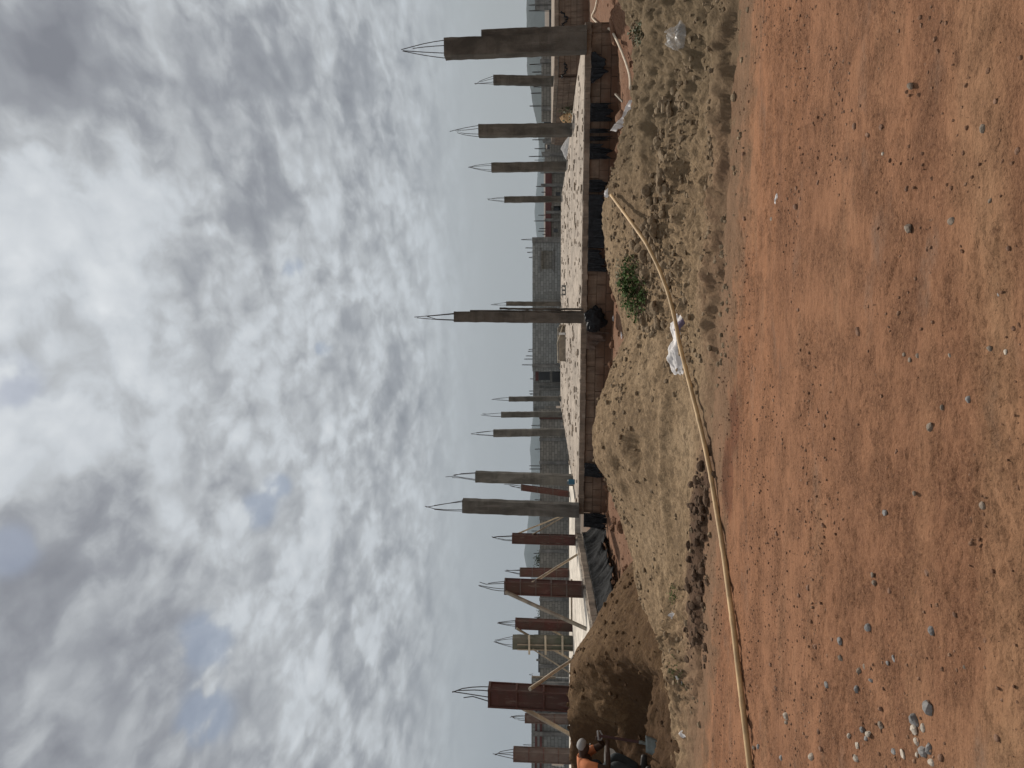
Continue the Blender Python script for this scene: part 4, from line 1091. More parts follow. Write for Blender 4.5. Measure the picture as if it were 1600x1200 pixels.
wp = [(940, -30, 0.35), (936, 10, 0.32), (926, 26, 0.32), (945, 44, 0.30), (961, 45, 0.28), (972, 66, 0.22), (983, 92, 0.15), (990, 115, 0.1), (993, 138, 0.06)]
pts = [at_z(a_, b_, c_) for a_, b_, c_ in wp]
pts = [hit(a_, b_) + Vector((0, 0, 0.06)) for a_, b_, c_ in wp]
tag(MB().tube(resample(pts, 40), 0.026, 8).build('plastic_pipe', M['pipe_white'], smooth=True), 'thin cream pipe snaking over the dug soil below the stepped corner column', 'pipe')

def crumple(c, sx_, sy_, sz_, rz, seed, n=26, ridge=0.5):
    r_ = np.random.default_rng(seed)
    u, v_ = np.meshgrid(np.linspace(-1, 1, n), np.linspace(-1, 1, n))
    off = r_.uniform(0, 50)
    z = (1 - u ** 4) * (1 - v_ ** 4) * (0.55 + ridge * np.abs(fbm(u * 1.3 + off, v_ * 1.6, 4, 0.6)) * 1.6) * sz_
    wob = 1 + 0.25 * fbm(u * 1.1 + off, v_ * 1.1 + 3, 2)
    x = u * sx_ * wob; y = v_ * sy_ * (1 + 0.25 * fbm(u * 0.9 + 7 + off, v_, 2))
    ca, sa = math.cos(rz), math.sin(rz)
    X_ = c[0] + x * ca - y * sa; Y_ = c[1] + x * sa + y * ca
    Z_ = np.array([[H(a_, b_) for a_, b_ in zip(ra, rb_)] for ra, rb_ in zip(X_, Y_)])
    Z_ = np.maximum(Z_, Z_.mean() - 0.02) + z - 0.012
    vs = list(zip(X_.ravel(), Y_.ravel(), Z_.ravel()))
    fs = [(j * n + i, j * n + i + 1, (j + 1) * n + i + 1, (j + 1) * n + i) for j in range(n - 1) for i in range(n - 1)]
    return MB().add(vs, fs)
c = hit(1057, 540)
sack = thing('sack', c, 'crumpled white woven sack lying under the bamboo pole on the tan heap', 'sack')
crumple((c.x, c.y), 0.34, 0.13, 0.12, 0.12, 3, 26, 0.22).build('bag', M['white_sack'], sack, smooth=True)
crumple((c.x + 0.21, c.y - 0.06), 0.08, 0.06, 0.13, 0.1, 4, 14, 0.2).build('printed_patch', M['purple_print'], sack, smooth=True)
c = hit(1063, 58)
tag(crumple((c.x, c.y), 0.11, 0.13, 0.13, 0.4, 8, 24, 0.35).build('plastic_bag', M['clear'], smooth=True), 'clear plastic bag resting on the rough bank at the far right', 'bag')
# white cloth strip
pts = [at_d(953, 203, 13.2), at_d(962, 190, 13.1), at_d(972, 180, 12.95), at_d(976, 168, 12.85), at_d(983, 156, 12.8)]
drape(pts, [0.10, 0.13, 0.10, 0.09, 0.05], 'white_sack', 'cloth_strip', None, fold=0.03, seed=31, lean=0.05)
tag(bpy.data.objects['cloth_strip'], 'twisted white cloth strip stuck upright on the back of the soil heap', 'cloth')
for ix, iy, s_, lab in ((1213, 311, 0.05, 'small white paper scrap lying alone on the red road'), (958, 497, 0.07, 'pale plastic lid lying in the dirt below the bundled black sheet'),
                     (972, 523, 0.09, 'dirty white rag on the low saddle of the soil heap'), (1064, 1147, 0.05, 'thin white litter strip at the foot of the sand heap'),
                     (1060, 1062, 0.05, 'white litter scrap on the weedy clod bank by the sand heap'), (1046, 961, 0.06, 'white crumpled litter between the sand heap and the weedy bank')):
    c = hit(ix, iy)
    tag(crumple((c.x, c.y), s_, s_ * 0.6, s_ * 0.5, random.uniform(0, 3), int(ix), 9).build('litter', M['white_sack']), lab, 'litter')
c = hit(948, 302)
tag(crumple((c.x, c.y), 0.07, 0.05, 0.06, 0.3, 77, 9).build('litter', M['white_sack']), 'white scrap at the upper end of the bamboo pole', 'litter')
# broken timber and blocks in the gap
c = at_z(914, 905, 0.0); c = Vector((-4.0, 17.6, H(-4.0, 17.6)))
for ix, iy, L_, rz, lab in ((938, 925, 0.55, 1.2, 'short pale timber offcut lying on the red soil in the gap'),):
    q = hit(ix, iy)
    tag(MB().bar(q + Vector((-0.1, -0.28, 0.04)), q + Vector((0.1, 0.28, 0.05)), 0.07, 0.06).build('timber_offcut', M['timber']), lab, 'timber')
q = hit(925, 896)
tag(MB().box((q.x, q.y, q.z + 0.11), (0.45, 0.2, 0.22), 0.3, 0.006).build('concrete_block', M['render_grey']), 'loose grey block lying against the dark sheet in the gap between slabs', 'block')
q = hit(926, 915)
tag(MB().box((q.x, q.y, q.z + 0.09), (0.4, 0.2, 0.2), -0.4, 0.006).build('concrete_block', M['block_red']), 'loose reddish block in the gap, nearest the sand heap', 'block')
q = hit(973, 155)
tag(MB().bar(q + Vector((-0.05, 0, 0)), q + Vector((0.15, 0.1, 0.14)), 0.04, 0.03).build('timber_offcut', M['timber_old']), 'small wood stick poking up beside the white cloth strip', 'timber')
for k_, (x_, y_, r_) in enumerate(((7.2, 15.6, 0.32), (5.3, 15.4, 0.26), (4.6, 15.0, 0.2))):
    mb = MB(); lump(mb, (x_, y_, H(x_, y_) + 0.05), r_, 3, 0.5, 0.3, seed=40 + k_)
    tag(mb.build('earth_clod', M['ground'], smooth=False), ['largest red earth clod by the block base below the stepped column', 'middle red earth clod behind the white cloth strip', 'smallest red earth clod at the foot of the black bunch'][k_], 'clod')

# ------------------------------------------------------------------ weeds
def weed(ix, iy, rx_, ry_, n, label, mat='leaf', hgt=0.12, size=0.03, name='weed', ang=0.0, two=False):
    c = hit(ix, iy)
    leaf = MB(); stem = leaf
    for k_ in range(n):
        a_ = random.uniform(0, 6.28); q = random.random() ** 0.75 * 1.15
        dx, dy = rx_ * q * math.cos(a_), ry_ * q * math.sin(a_)
        x_ = c.x + dx * math.cos(ang) - dy * math.sin(ang); y_ = c.y + dx * math.sin(ang) + dy * math.cos(ang)
        z_ = float(max(h_soil(x_, y_), h_ground(x_, y_)))
        top = Vector((x_ + random.gauss(0, 0.02), y_ + random.gauss(0, 0.02), z_ + hgt * random.uniform(0.3, 1.0) * (1.1 - q * 0.6)))
        if k_ % 4 == 0: stem.tube([(x_, y_, z_ - 0.01), top], 0.0025, 4)
        for _ in range(3):
            d_ = Vector((random.gauss(0, 1), random.gauss(0, 1), random.uniform(-0.1, 0.7))).normalized()
            s2 = d_.cross(Vector((0, 0, 1))).normalized(); L_ = size * random.uniform(0.6, 1.3)
            p = top + d_ * L_ * 0.2; nrm = s2.cross(d_) * L_ * 0.12
            leaf.add([p, p + d_ * L_ * 0.5 + s2 * L_ * 0.35 + nrm, p + d_ * L_, p + d_ * L_ * 0.5 - s2 * L_ * 0.35 + nrm], [(0, 1, 2, 3)])
    tag(leaf.build(name, M[mat]), label, 'weed')
weed(995, 452, 0.36, 0.44, 330, 'large patch of leafy green creeper on the tan heap above the bamboo pole', hgt=0.14, size=0.05, ang=0.3)
weed(1002, 52, 0.14, 0.12, 70, 'small grassy weed tuft on the rough bank by the cream pipe', 'leaf_dry', 0.16, 0.05)
weed(1052, 928, 0.12, 0.20, 60, 'small green weed on the clod bank beside the sand heap', 'leaf', 0.035, 0.02)
weed(1056, 1050, 0.16, 0.12, 60, 'low green weed at the foot of the sand heap near the clod bank', 'leaf', 0.03, 0.02)
weed(972, 430, 0.2, 0.12, 45, 'sparse dry weed on the heap crest above the green creeper', 'leaf_dry', 0.09, 0.035)

# ------------------------------------------------------------------ things on the slab
d_ = 29.8
root = thing('timber_box', at_d(884, 535, d_), 'low weathered timber box with loose poles on top, behind the lone middle column', 'timber box')
A_ = at_z(884, 563, ZS); B_ = at_z(884, 507, ZS); ht = 0.30
mb = MB(); mb.bar(A_ + Vector((0.02, 0, 0.14)), B_ + Vector((-0.5, 0, 0.14)), 0.05, 0.24); mb.build('front_board', M['timber_old'], root)
MB().bar(A_ + Vector((0, 0.6, 0.14)), B_ + Vector((0, 0.6, 0.14)), 0.05, 0.26).build('back_board', M['timber_old'], root)
MB().bar(A_ + Vector((0, 0.03, 0.14)), A_ + Vector((0, 0.57, 0.14)), 0.05, 0.25).build('end_board', M['timber_old'], root)
MB().bar(B_ + Vector((-0.02, 0.03, 0.13)), B_ + Vector((-0.02, 0.57, 0.13)), 0.05, 0.25).build('end_board', M['timber_old'], root)
MB().box((B_.x - 0.38, B_.y - 0.04, ZS + 0.15), (0.09, 0.04, 0.27)).build('cleat', M['white'], root)
MB().tube([A_ + Vector((-0.1, 0.1, 0.31)), (A_ + B_) / 2 + Vector((0, 0.1, 0.34)), B_ + Vector((0.25, 0.15, 0.03))], 0.022, 8).build('pole', M['timber'], root)
MB().tube([A_ + Vector((0.2, 0.4, 0.32)), B_ + Vector((-0.1, 0.4, 0.31))], 0.025, 8).build('pole', M['timber_old'], root)
# hollow block
q = at_z(884, 453.5, ZS)
mb = MB()
W_, D_, Hh = 0.40, 0.2, 0.17
for x_ in (-0.5, 0, 0.5): mb.box((q.x + x_ * (W_ - 0.05), q.y, ZS + Hh / 2), (0.05, D_, Hh - 0.07))
for z_ in (0.018, Hh - 0.018): mb.box((q.x, q.y, ZS + z_ + 0.001), (W_, D_, 0.036))
tag(mb.build('hollow_block', M['render_grey']), 'grey hollow concrete block standing alone at the back of the slab', 'block')
# can
q = at_z(898, 753, ZS)
root = thing('jerrycan', q, 'teal plastic can standing on the slab at the foot of a concrete column', 'can')
mb = MB(); mb.box((q.x, q.y, ZS + 0.09), (0.15, 0.11, 0.18), 0.2, 0.004); mb.build('body', M['blue'], root)
MB().tube([(q.x + 0.04, q.y, ZS + 0.18), (q.x + 0.04, q.y, ZS + 0.215)], 0.022, 10).build('cap', M['white'], root)
MB().tube([(q.x - 0.06, q.y, ZS + 0.175), (q.x - 0.05, q.y, ZS + 0.21), (q.x, q.y, ZS + 0.21), (q.x + 0.01, q.y, ZS + 0.178)], 0.01, 6).build('handle', M['blue'], root)
# rubble on the back left of the slab gap
root = None
# planks lying on the pale slab
tag(MB().bar(at_z(893, 905, ZS + 0.03), at_z(893, 975, ZS + 0.03), 0.05, 0.05).build('timber_batten', M['timber_old']), 'dark batten lying along the back of the pale slab', 'timber')

# ------------------------------------------------------------------ far walls and houses
def wall_obj(a, b2, z0, z1, mat, name='wall', parent=None, thick=0.23, openings=(), nseg=None):
    """straight wall with rectangular openings (s0, s1, za, zb); uv in metres"""
    a = Vector((a[0], a[1], 0)); b2 = Vector((b2[0], b2[1], 0)); L = (b2 - a).length; t_ = (b2 - a) / L
    nr = Vector((t_.y, -t_.x, 0)) * thick / 2
    xs = sorted({0.0, L} | {o_[0] for o_ in openings} | {o_[1] for o_ in openings}); zs2 = sorted({z0, z1} | {o_[2] for o_ in openings} | {o_[3] for o_ in openings})
    mb = MB()
    for i in range(len(xs) - 1):
        for j in range(len(zs2) - 1):
            xm, zm = (xs[i] + xs[i + 1]) / 2, (zs2[j] + zs2[j + 1]) / 2
            if any(o_[0] < xm < o_[1] and o_[2] < zm < o_[3] for o_ in openings): continue
            vs = []
            for s_ in (1, -1):
                for x_, z_ in ((xs[i], zs2[j]), (xs[i + 1], zs2[j]), (xs[i + 1], zs2[j + 1]), (xs[i], zs2[j + 1])):
                    q = a + t_ * x_ + nr * s_; vs.append((q.x, q.y, z_))
            def solid(i2, j2):
                if not (0 <= i2 < len(xs) - 1 and 0 <= j2 < len(zs2) - 1): return False
                xm2, zm2 = (xs[i2] + xs[i2 + 1]) / 2, (zs2[j2] + zs2[j2 + 1]) / 2
                return not any(o_[0] < xm2 < o_[1] and o_[2] < zm2 < o_[3] for o_ in openings)
            ff = [(0, 1, 2, 3), (7, 6, 5, 4)]
            if not solid(i, j - 1): ff.append((1, 0, 4, 5))
            if not solid(i + 1, j): ff.append((2, 1, 5, 6))
            if not solid(i, j + 1): ff.append((3, 2, 6, 7))
            if not solid(i - 1, j): ff.append((0, 3, 7, 4))
            mb.add(vs, ff)
    def uv(p):
        q = Vector((p[0], p[1], 0)) - a
        return (q.dot(t_) + 0.5 * abs(q.dot(Vector((t_.y, -t_.x, 0)))), p[2])
    return mb.build(name, M[mat], parent, uv=uv)
def px(iy, d): return (600 - iy) / F * d
def pz(ix, d): return EYE - (ix - 849) / F * d
def spikes(root, iys, d, ztop, lens, r=0.02):
    for iy, l in zip(iys, lens):
        x_ = px(iy, d)
        mb = MB()
        for o_ in (-0.05, 0.05): mb.tube([(x_ + o_, d + 0.1, ztop - 0.1), (x_ + o_ * 0.2, d + 0.1, ztop + l)], r, 5)
        mb.build('starter_bar', M['rebar'], root)
# house with blank window recess (centre right)
D = 65.0
root = thing('block_house', (px(415, D), D, 0), 'unfinished grey block house with one recessed window, behind the weathered slab', 'house')
zt, zb2 = pz(832, D), -0.5
x0, x1 = px(455, D), px(372, D)
wl = wall_obj((x0, D), (x1, D), zb2, zt, 'wall_grey', 'wall', root, openings=[(px(421, D) - x0, px(392, D) - x0, pz(864, D), pz(846, D))])
win = wall_obj((px(422, D), D + 0.35), (px(391, D), D + 0.35), pz(865, D), pz(845, D), 'wall_brown', 'window_infill', root, 0.1)
for (ya, yb, xa, xb) in ((425, 388, 843, 846), (425, 388, 864, 866)):
    MB().box(((px(ya, D) + px(yb, D)) / 2, D - 0.12, (pz(xa, D) + pz(xb, D)) / 2), (px(yb, D) - px(ya, D), 0.12, abs(pz(xa, D) - pz(xb, D)))).build('window_sill', M['render_grey'], root)
wall_obj((x1 - 0.12, D + 0.13), (x1 + 0.6, D + 9), zb2, zt, 'wall_grey', 'wall', root)
MB().box((x1 - 0.2, D - 0.16, (zt + zb2) / 2), (0.45, 0.14, zt - zb2 + 0.05)).build('corner_post', M['render_grey'], root)
spikes(root, (374, 387, 394, 402), D, zt, (0.95, 0.6, 0.45, 0.3))
D2 = 69.0
root = thing('block_house', (px(520, D2), D2, 0), 'long blank grey block wall of an unfinished house behind the lone middle column', 'house')
zt2 = pz(832, D2)
x0, x1 = px(580, D2), px(452, D2)
wall_obj((x0, D2), (x1, D2), -0.5, zt2, 'wall_grey', 'wall', root)
wall_obj((x0 + 0.1, D2 + 0.13), (x0 + 0.3, D2 + 8), -0.5, zt2, 'wall_grey', 'wall', root)
MB().box((px(571.5, D2), D2 - 0.16, (zt2 - 0.5) / 2), (0.32, 0.16, zt2 + 0.55)).build('corner_post', M['render_grey'], root)
MB().box((px(471, D2), D2 - 0.16, (zt2 - 0.6) / 2), (0.3, 0.14, zt2 + 0.4)).build('pilaster', M['render_grey'], root)
spikes(root, (546, 549, 556, 561, 570), D2, zt2, (0.35, 0.4, 0.6, 0.75, 0.95))
# house with openings
D3 = 74.0
root = thing('block_house', (px(605, D3), D3, 0), 'unfinished grey house with dark window openings and a rusty red lintel band', 'house')
x0, x1 = px(642, D3), px(572, D3)
f3 = lambda iy: px(iy, D3) - x0
wall_obj((x0, D3), (x1, D3), -0.6, pz(833, D3), 'wall_grey', 'wall', root,
         openings=[(f3(594), f3(581), pz(860, D3), pz(842, D3)), (f3(597), f3(575), pz(883, D3), pz(863, D3)), (f3(639), f3(634), pz(880, D3), pz(852, D3))])
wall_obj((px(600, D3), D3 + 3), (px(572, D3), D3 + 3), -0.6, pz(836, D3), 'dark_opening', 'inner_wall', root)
MB().box((px(583, D3), D3 - 0.17, pz(839, D3)), (px(572, D3) - px(596, D3), 0.12, 0.3)).build('lintel', M['roof_red'], root)
MB().box((px(612, D3), D3 - 0.18, pz(838, D3)), (px(600, D3) - px(623, D3), 0.15, 0.6)).build('beam', M['render_grey'], root)
for iy in (578, 600, 608, 640): MB().box((px(iy, D3), D3 - 0.2, pz(858, D3)), (0.28, 0.16, pz(834, D3) - pz(882, D3))).build('pilaster', M['render_grey'], root)
MB().box((px(585, D3), D3 - 0.2, pz(861, D3)), (px(575, D3) - px(598, D3), 0.18, 0.22)).build('window_sill', M['render_grey'], root)
spikes(root, (592, 611, 616), D3, pz(833, D3), (0.3, 0.4, 0.3))

# long boundary wall on the left
D4 = 62.0
root = thing('boundary_wall', (px(900, D4), D4, 0), 'long low grey block boundary wall running behind the left slab and the casings', 'wall')
za = lambda iy: pz(844 if iy < 900 else 845, D4)
wall_obj((px(1062, D4), D4), (px(640, D4 + 3), D4 + 3), -0.8, pz(843.5, D4), 'wall_brown', 'wall', root)
for iy, mt in ((655, 'steel_red'), (690, 'render_grey'), (727, 'render_grey'), (815, 'render_grey'), (866, 'render_grey'), (940, 'render_grey'), (1000, 'render_grey'), (1040, 'render_grey')):
    MB().box((px(iy, D4), D4 - 0.15 + (1062 - iy) / 422 * 3, (pz(843, D4) - 0.8) / 2), (0.26, 0.18, pz(842, D4) + 0.8)).build('pilaster', M[mt], root)
spikes(root, (665, 702, 728, 733, 781, 830, 865, 930, 965), D4 + 1.5, pz(845, D4), (0.8, 0.5, 0.95, 0.95, 0.5, 0.8, 0.6, 0.45, 0.55), 0.018)
D5 = 50.0
root = thing('block_house', (px(1130, D5), D5, 0), 'rough grey block building with red-brown roof beams behind the largest red casing', 'house')
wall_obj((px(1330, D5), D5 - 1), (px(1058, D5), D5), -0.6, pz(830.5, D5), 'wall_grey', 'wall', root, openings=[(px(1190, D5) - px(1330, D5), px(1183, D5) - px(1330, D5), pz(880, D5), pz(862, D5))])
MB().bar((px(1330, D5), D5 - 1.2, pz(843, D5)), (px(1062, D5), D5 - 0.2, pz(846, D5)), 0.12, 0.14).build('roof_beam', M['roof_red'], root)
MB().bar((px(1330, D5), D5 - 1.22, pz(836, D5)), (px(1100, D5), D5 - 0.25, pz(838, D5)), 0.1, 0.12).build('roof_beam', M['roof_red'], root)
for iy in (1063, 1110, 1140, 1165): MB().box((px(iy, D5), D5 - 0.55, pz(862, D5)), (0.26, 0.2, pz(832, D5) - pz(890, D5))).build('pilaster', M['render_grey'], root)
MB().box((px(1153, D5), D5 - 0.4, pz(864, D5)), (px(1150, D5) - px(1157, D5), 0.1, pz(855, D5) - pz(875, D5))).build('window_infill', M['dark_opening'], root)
MB().bar((px(1055, D5), D5 - 0.3, pz(831, D5)), (px(1055, D5), D5 - 0.3, pz(868, D5)), 0.12, 0.12).build('post', M['timber_old'], root)
spikes(root, (1055, 1105, 1165), D5, pz(830.5, D5), (0.15, 0.3, 0.55), 0.012)

# far right unfinished houses
def far_house(ya, yb, xt, D, label, mat='wall_brown', cols=(), openings=(), band=None, spk=()):
    root = thing('block_house', (px((ya + yb) / 2, D), D, 0), label, 'house')
    x0 = px(yb, D)
    ops = [(px(o_[1], D) - x0, px(o_[0], D) - x0, pz(o_[3], D), pz(o_[2], D)) for o_ in openings]
    wall_obj((x0, D), (px(ya, D), D), -0.8, pz(xt, D), mat, 'wall', root, openings=ops)
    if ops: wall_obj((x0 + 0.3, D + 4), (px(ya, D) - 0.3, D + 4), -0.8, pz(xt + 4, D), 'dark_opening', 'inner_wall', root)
    for iy, ct in cols: MB().box((px(iy, D), D - 0.22, (pz(ct, D) - 0.8) / 2), (0.26, 0.2, pz(ct, D) + 0.8)).build('pilaster', M['render_grey'], root)
    if band: MB().box(((x0 + px(ya, D)) / 2, D - 0.2, (pz(band[0], D) + pz(band[1], D)) / 2), (px(ya, D) - x0, 0.16, abs(pz(band[0], D) - pz(band[1], D)))).build('roof_band', M['roof_red'], root)
    if spk: spikes(root, [q[0] for q in spk], D, pz(xt, D), [q[1] for q in spk], 0.022)
    return root
far_house(84, 190, 846, 58, 'far grey block house with small dark openings, left of the stepped corner column', cols=((98, 844), (122, 838), (172, 846)), openings=((155, 162, 862, 870), (166, 170, 848, 868)), spk=((100, 0.9), (112, 0.7), (135, 0.6), (145, 0.8), (165, 0.9)))
far_house(198, 268, 859, 66, 'far low block house seen between the second and third right-side columns', cols=((222, 848), (243, 847)), openings=((210, 220, 861, 869),), spk=((205, 1.0), (218, 1.5), (232, 1.3), (244, 1.8)))
far_house(262, 322, 862, 68, 'far block house with long dark red roof band, behind the farthest right-side column', band=(852, 862), cols=((270, 850), (291, 845)), openings=((300, 310, 868, 876),), spk=((270, 1.0), (291, 1.4), (300, 0.9)))
far_house(316, 371, 861, 72, 'far block house with rusty band and thin rods, right beside the windowed block house', band=(852, 861), cols=((345, 851), (333, 853)), openings=((357, 364, 864, 872), (325, 331, 866, 873)), spk=((336, 1.2), (345, 1.6), (357, 1.1), (361, 1.2), (366, 0.8)))
far_house(-60, 44, 858, 60, 'low dark wall with thin posts far behind the raised slab at the right edge', cols=((3, 836), (8, 836), (15, 836)), mat='dark_opening', spk=((7, 1.6), (16, 1.6)))

far_house(205, 262, 851, 120, 'faint distant block house behind the low house between two right-side columns', cols=((220, 848), (240, 846)), openings=((226, 234, 853, 860),), spk=((212, 2.0), (250, 1.6)))
far_house(985, 1050, 841, 105, 'distant dark house whose roof just shows over the boundary wall left of the green casing', mat='dark_opening', cols=((1000, 839), (1030, 838)), spk=((992, 0.6), (1015, 0.8)))
far_house(560, 640, 838, 130, 'distant pale house rising just above the grey house with window openings', cols=((600, 836), (630, 837)), spk=((615, 1.2),))
# small heaps behind the slab
def cone_heap(x_, y_, r_, h_, mat, name, label, cat, seed):
    n = 40
    u, v_ = np.meshgrid(np.linspace(-1, 1, n), np.linspace(-1, 1, n))
    rr = np.sqrt(u ** 2 + v_ ** 2) * (1 + 0.25 * fbm(u * 1.5 + seed, v_ * 1.5, 3))
    z = h_ * np.clip(1.05 - rr, -0.1, 1) ** 0.9 if False else h_ * (np.clip(1.0 - rr, -0.12, 1)) 
    z = z + 0.05 * h_ * fbm(u * 5 + seed, v_ * 5, 4)
    o = grid_object(name, x_ + u * r_, y_ + v_ * r_, z, M[mat])
    return tag(o, label, cat)
cone_heap(px(173, 34.5), 34.5, 1.5, 1.15, 'orange_earth', 'earth_heap', 'small orange-brown earth heap beyond the right side of the slab', 'earth heap', 3)
cone_heap(px(228, 36), 36.5, 1.3, 0.85, 'gravel', 'gravel_heap', 'small pale grey gravel heap beyond the right side of the slab', 'gravel heap', 9)
root = thing('shrub', (px(183, 33.5), 33.0, 0), 'green weedy shrub in front of the orange-brown earth heap', 'shrub')
leaf = MB()
for _ in range(260):
    p = Vector((px(172, 33) + random.gauss(0, 0.45), 33.0 + random.gauss(0, 0.2), abs(random.gauss(0.35, 0.3))))
    d_ = Vector((random.gauss(0, 1), random.gauss(0, 1), random.gauss(0.3, 0.6))).normalized(); s2 = d_.cross(Vector((0, 0, 1))).normalized() * 0.05
    leaf.add([p, p + d_ * 0.08 + s2, p + d_ * 0.17, p + d_ * 0.08 - s2], [(0, 1, 2, 3)])
leaf.build('leaves', M['leaf_dry'], root)
MB().tube([(px(172, 33), 33, -0.05), (px(172, 33), 33, 0.5)], 0.02, 5).build('stem', M['bark'], root)
q0, q1 = at_d(881, 122, 33), at_d(881, 150, 33)
tag(MB().bar((q0.x, 32.6, pz(880.5, 32.6)), (q1.x, 32.6, pz(881, 32.6)), 0.5, 0.03).build('board', M['white']), 'pale board lying level beside the raised right slab', 'board')

# tree behind the boundary wall
def tree(x_, y_, z0, h_, r_, label, seed):
    r0 = random.Random(seed)
    root = thing('tree', (x_, y_, z0), label, 'tree')
    tr = MB(); tr.tube([(x_, y_, z0), (x_ + 0.1, y_, z0 + h_ * 0.45), (x_ + 0.05, y_, z0 + h_ * 0.8)], [0.14, 0.09, 0.04], 7)
    for k_ in range(6):
        a_ = r0.uniform(0, 6.28); zz = z0 + h_ * r0.uniform(0.35, 0.7)
        tr.tube([(x_ + 0.05, y_, zz), (x_ + math.cos(a_) * r_ * 0.7, y_ + math.sin(a_) * r_ * 0.7, zz + h_ * 0.2)], [0.04, 0.015], 5)
    tr.build('trunk', M['bark'], root)
    lf = MB()
    cl = [Vector((x_ + r0.gauss(0, r_ * 0.45), y_ + r0.gauss(0, r_ * 0.45), z0 + h_ * r0.uniform(0.45, 1.0))) for _ in range(14)]
    for c_ in cl:
        for _ in range(90):
            p = c_ + Vector((r0.gauss(0, r_ * 0.2), r0.gauss(0, r_ * 0.2), r0.gauss(0, r_ * 0.15)))
            d_ = Vector((r0.gauss(0, 1), r0.gauss(0, 1), r0.gauss(0, 0.6))).normalized(); s2 = d_.cross(Vector((0, 0, 1))).normalized() * 0.06
            lf.add([p, p + d_ * 0.12 + s2, p + d_ * 0.25, p + d_ * 0.12 - s2], [(0, 1, 2, 3)])
    lf.build('crown', M['leaf_dark'], root)
tree(px(880, 78), 78, -0.6, 3.3, 1.1, 'small dark tree showing over the boundary wall below the hill', 5)
tree(px(965, 80), 80, -0.6, 2.85, 0.9, 'low dark bush top over the boundary wall between the red and brown casings', 6)

# ------------------------------------------------------------------ hills
def hills(name, dist, prof, depth, seed):
    """ridge whose crest is given as (image row, image x of skyline)"""
    iy = np.linspace(min(p[0] for p in prof), max(p[0] for p in prof), 260)
    pr = sorted(prof)
    top = np.interp(iy, [p[0] for p in pr], [p[1] for p in pr])
    top = top + 1.2 * fbm(iy * 0.03 + seed, iy * 0, 4, 0.6) + 0.5 * fbm(iy * 0.25, iy * 0 + seed, 2)
    zc = EYE - (top - 849) / F * dist
    n = 24
    v_ = np.linspace(-1, 1, n)
    xx = (600 - iy) / F * dist
    Xg = np.repeat(xx[None, :], n, 0); Yg = dist + v_[:, None] * depth + 0 * Xg
    prf = np.cos(v_ * math.pi / 2)[:, None] ** 0.8
    Zg = -30 + (zc[None, :] + 30) * prf * (1 + 0.25 * (1 - prf) * fbm(Xg / dist * 9 + seed, Yg / dist * 9, 4))
    Xg = Xg * (Yg / dist) ** 0.0
    tag(grid_object(name, Xg, Yg, Zg, M['hill']), kind='structure')
hills('hills', 1300, [(-300, 830), (-150, 822), (0, 823), (60, 823), (110, 824), (135, 829), (160, 832), (185, 838), (215, 842), (260, 852), (330, 875), (420, 900)], 220, 2.0)
hills('hills', 3500, [(150, 870), (200, 843), (255, 841), (300, 838), (335, 835), (370, 839), (420, 843), (560, 846), (620, 836), (655, 832), (700, 828), (760, 831), (800, 826), (845, 822), (865, 819), (885, 823), (905, 834), (925, 845), (960, 851), (1100, 856), (1500, 858)], 420, 5.0)

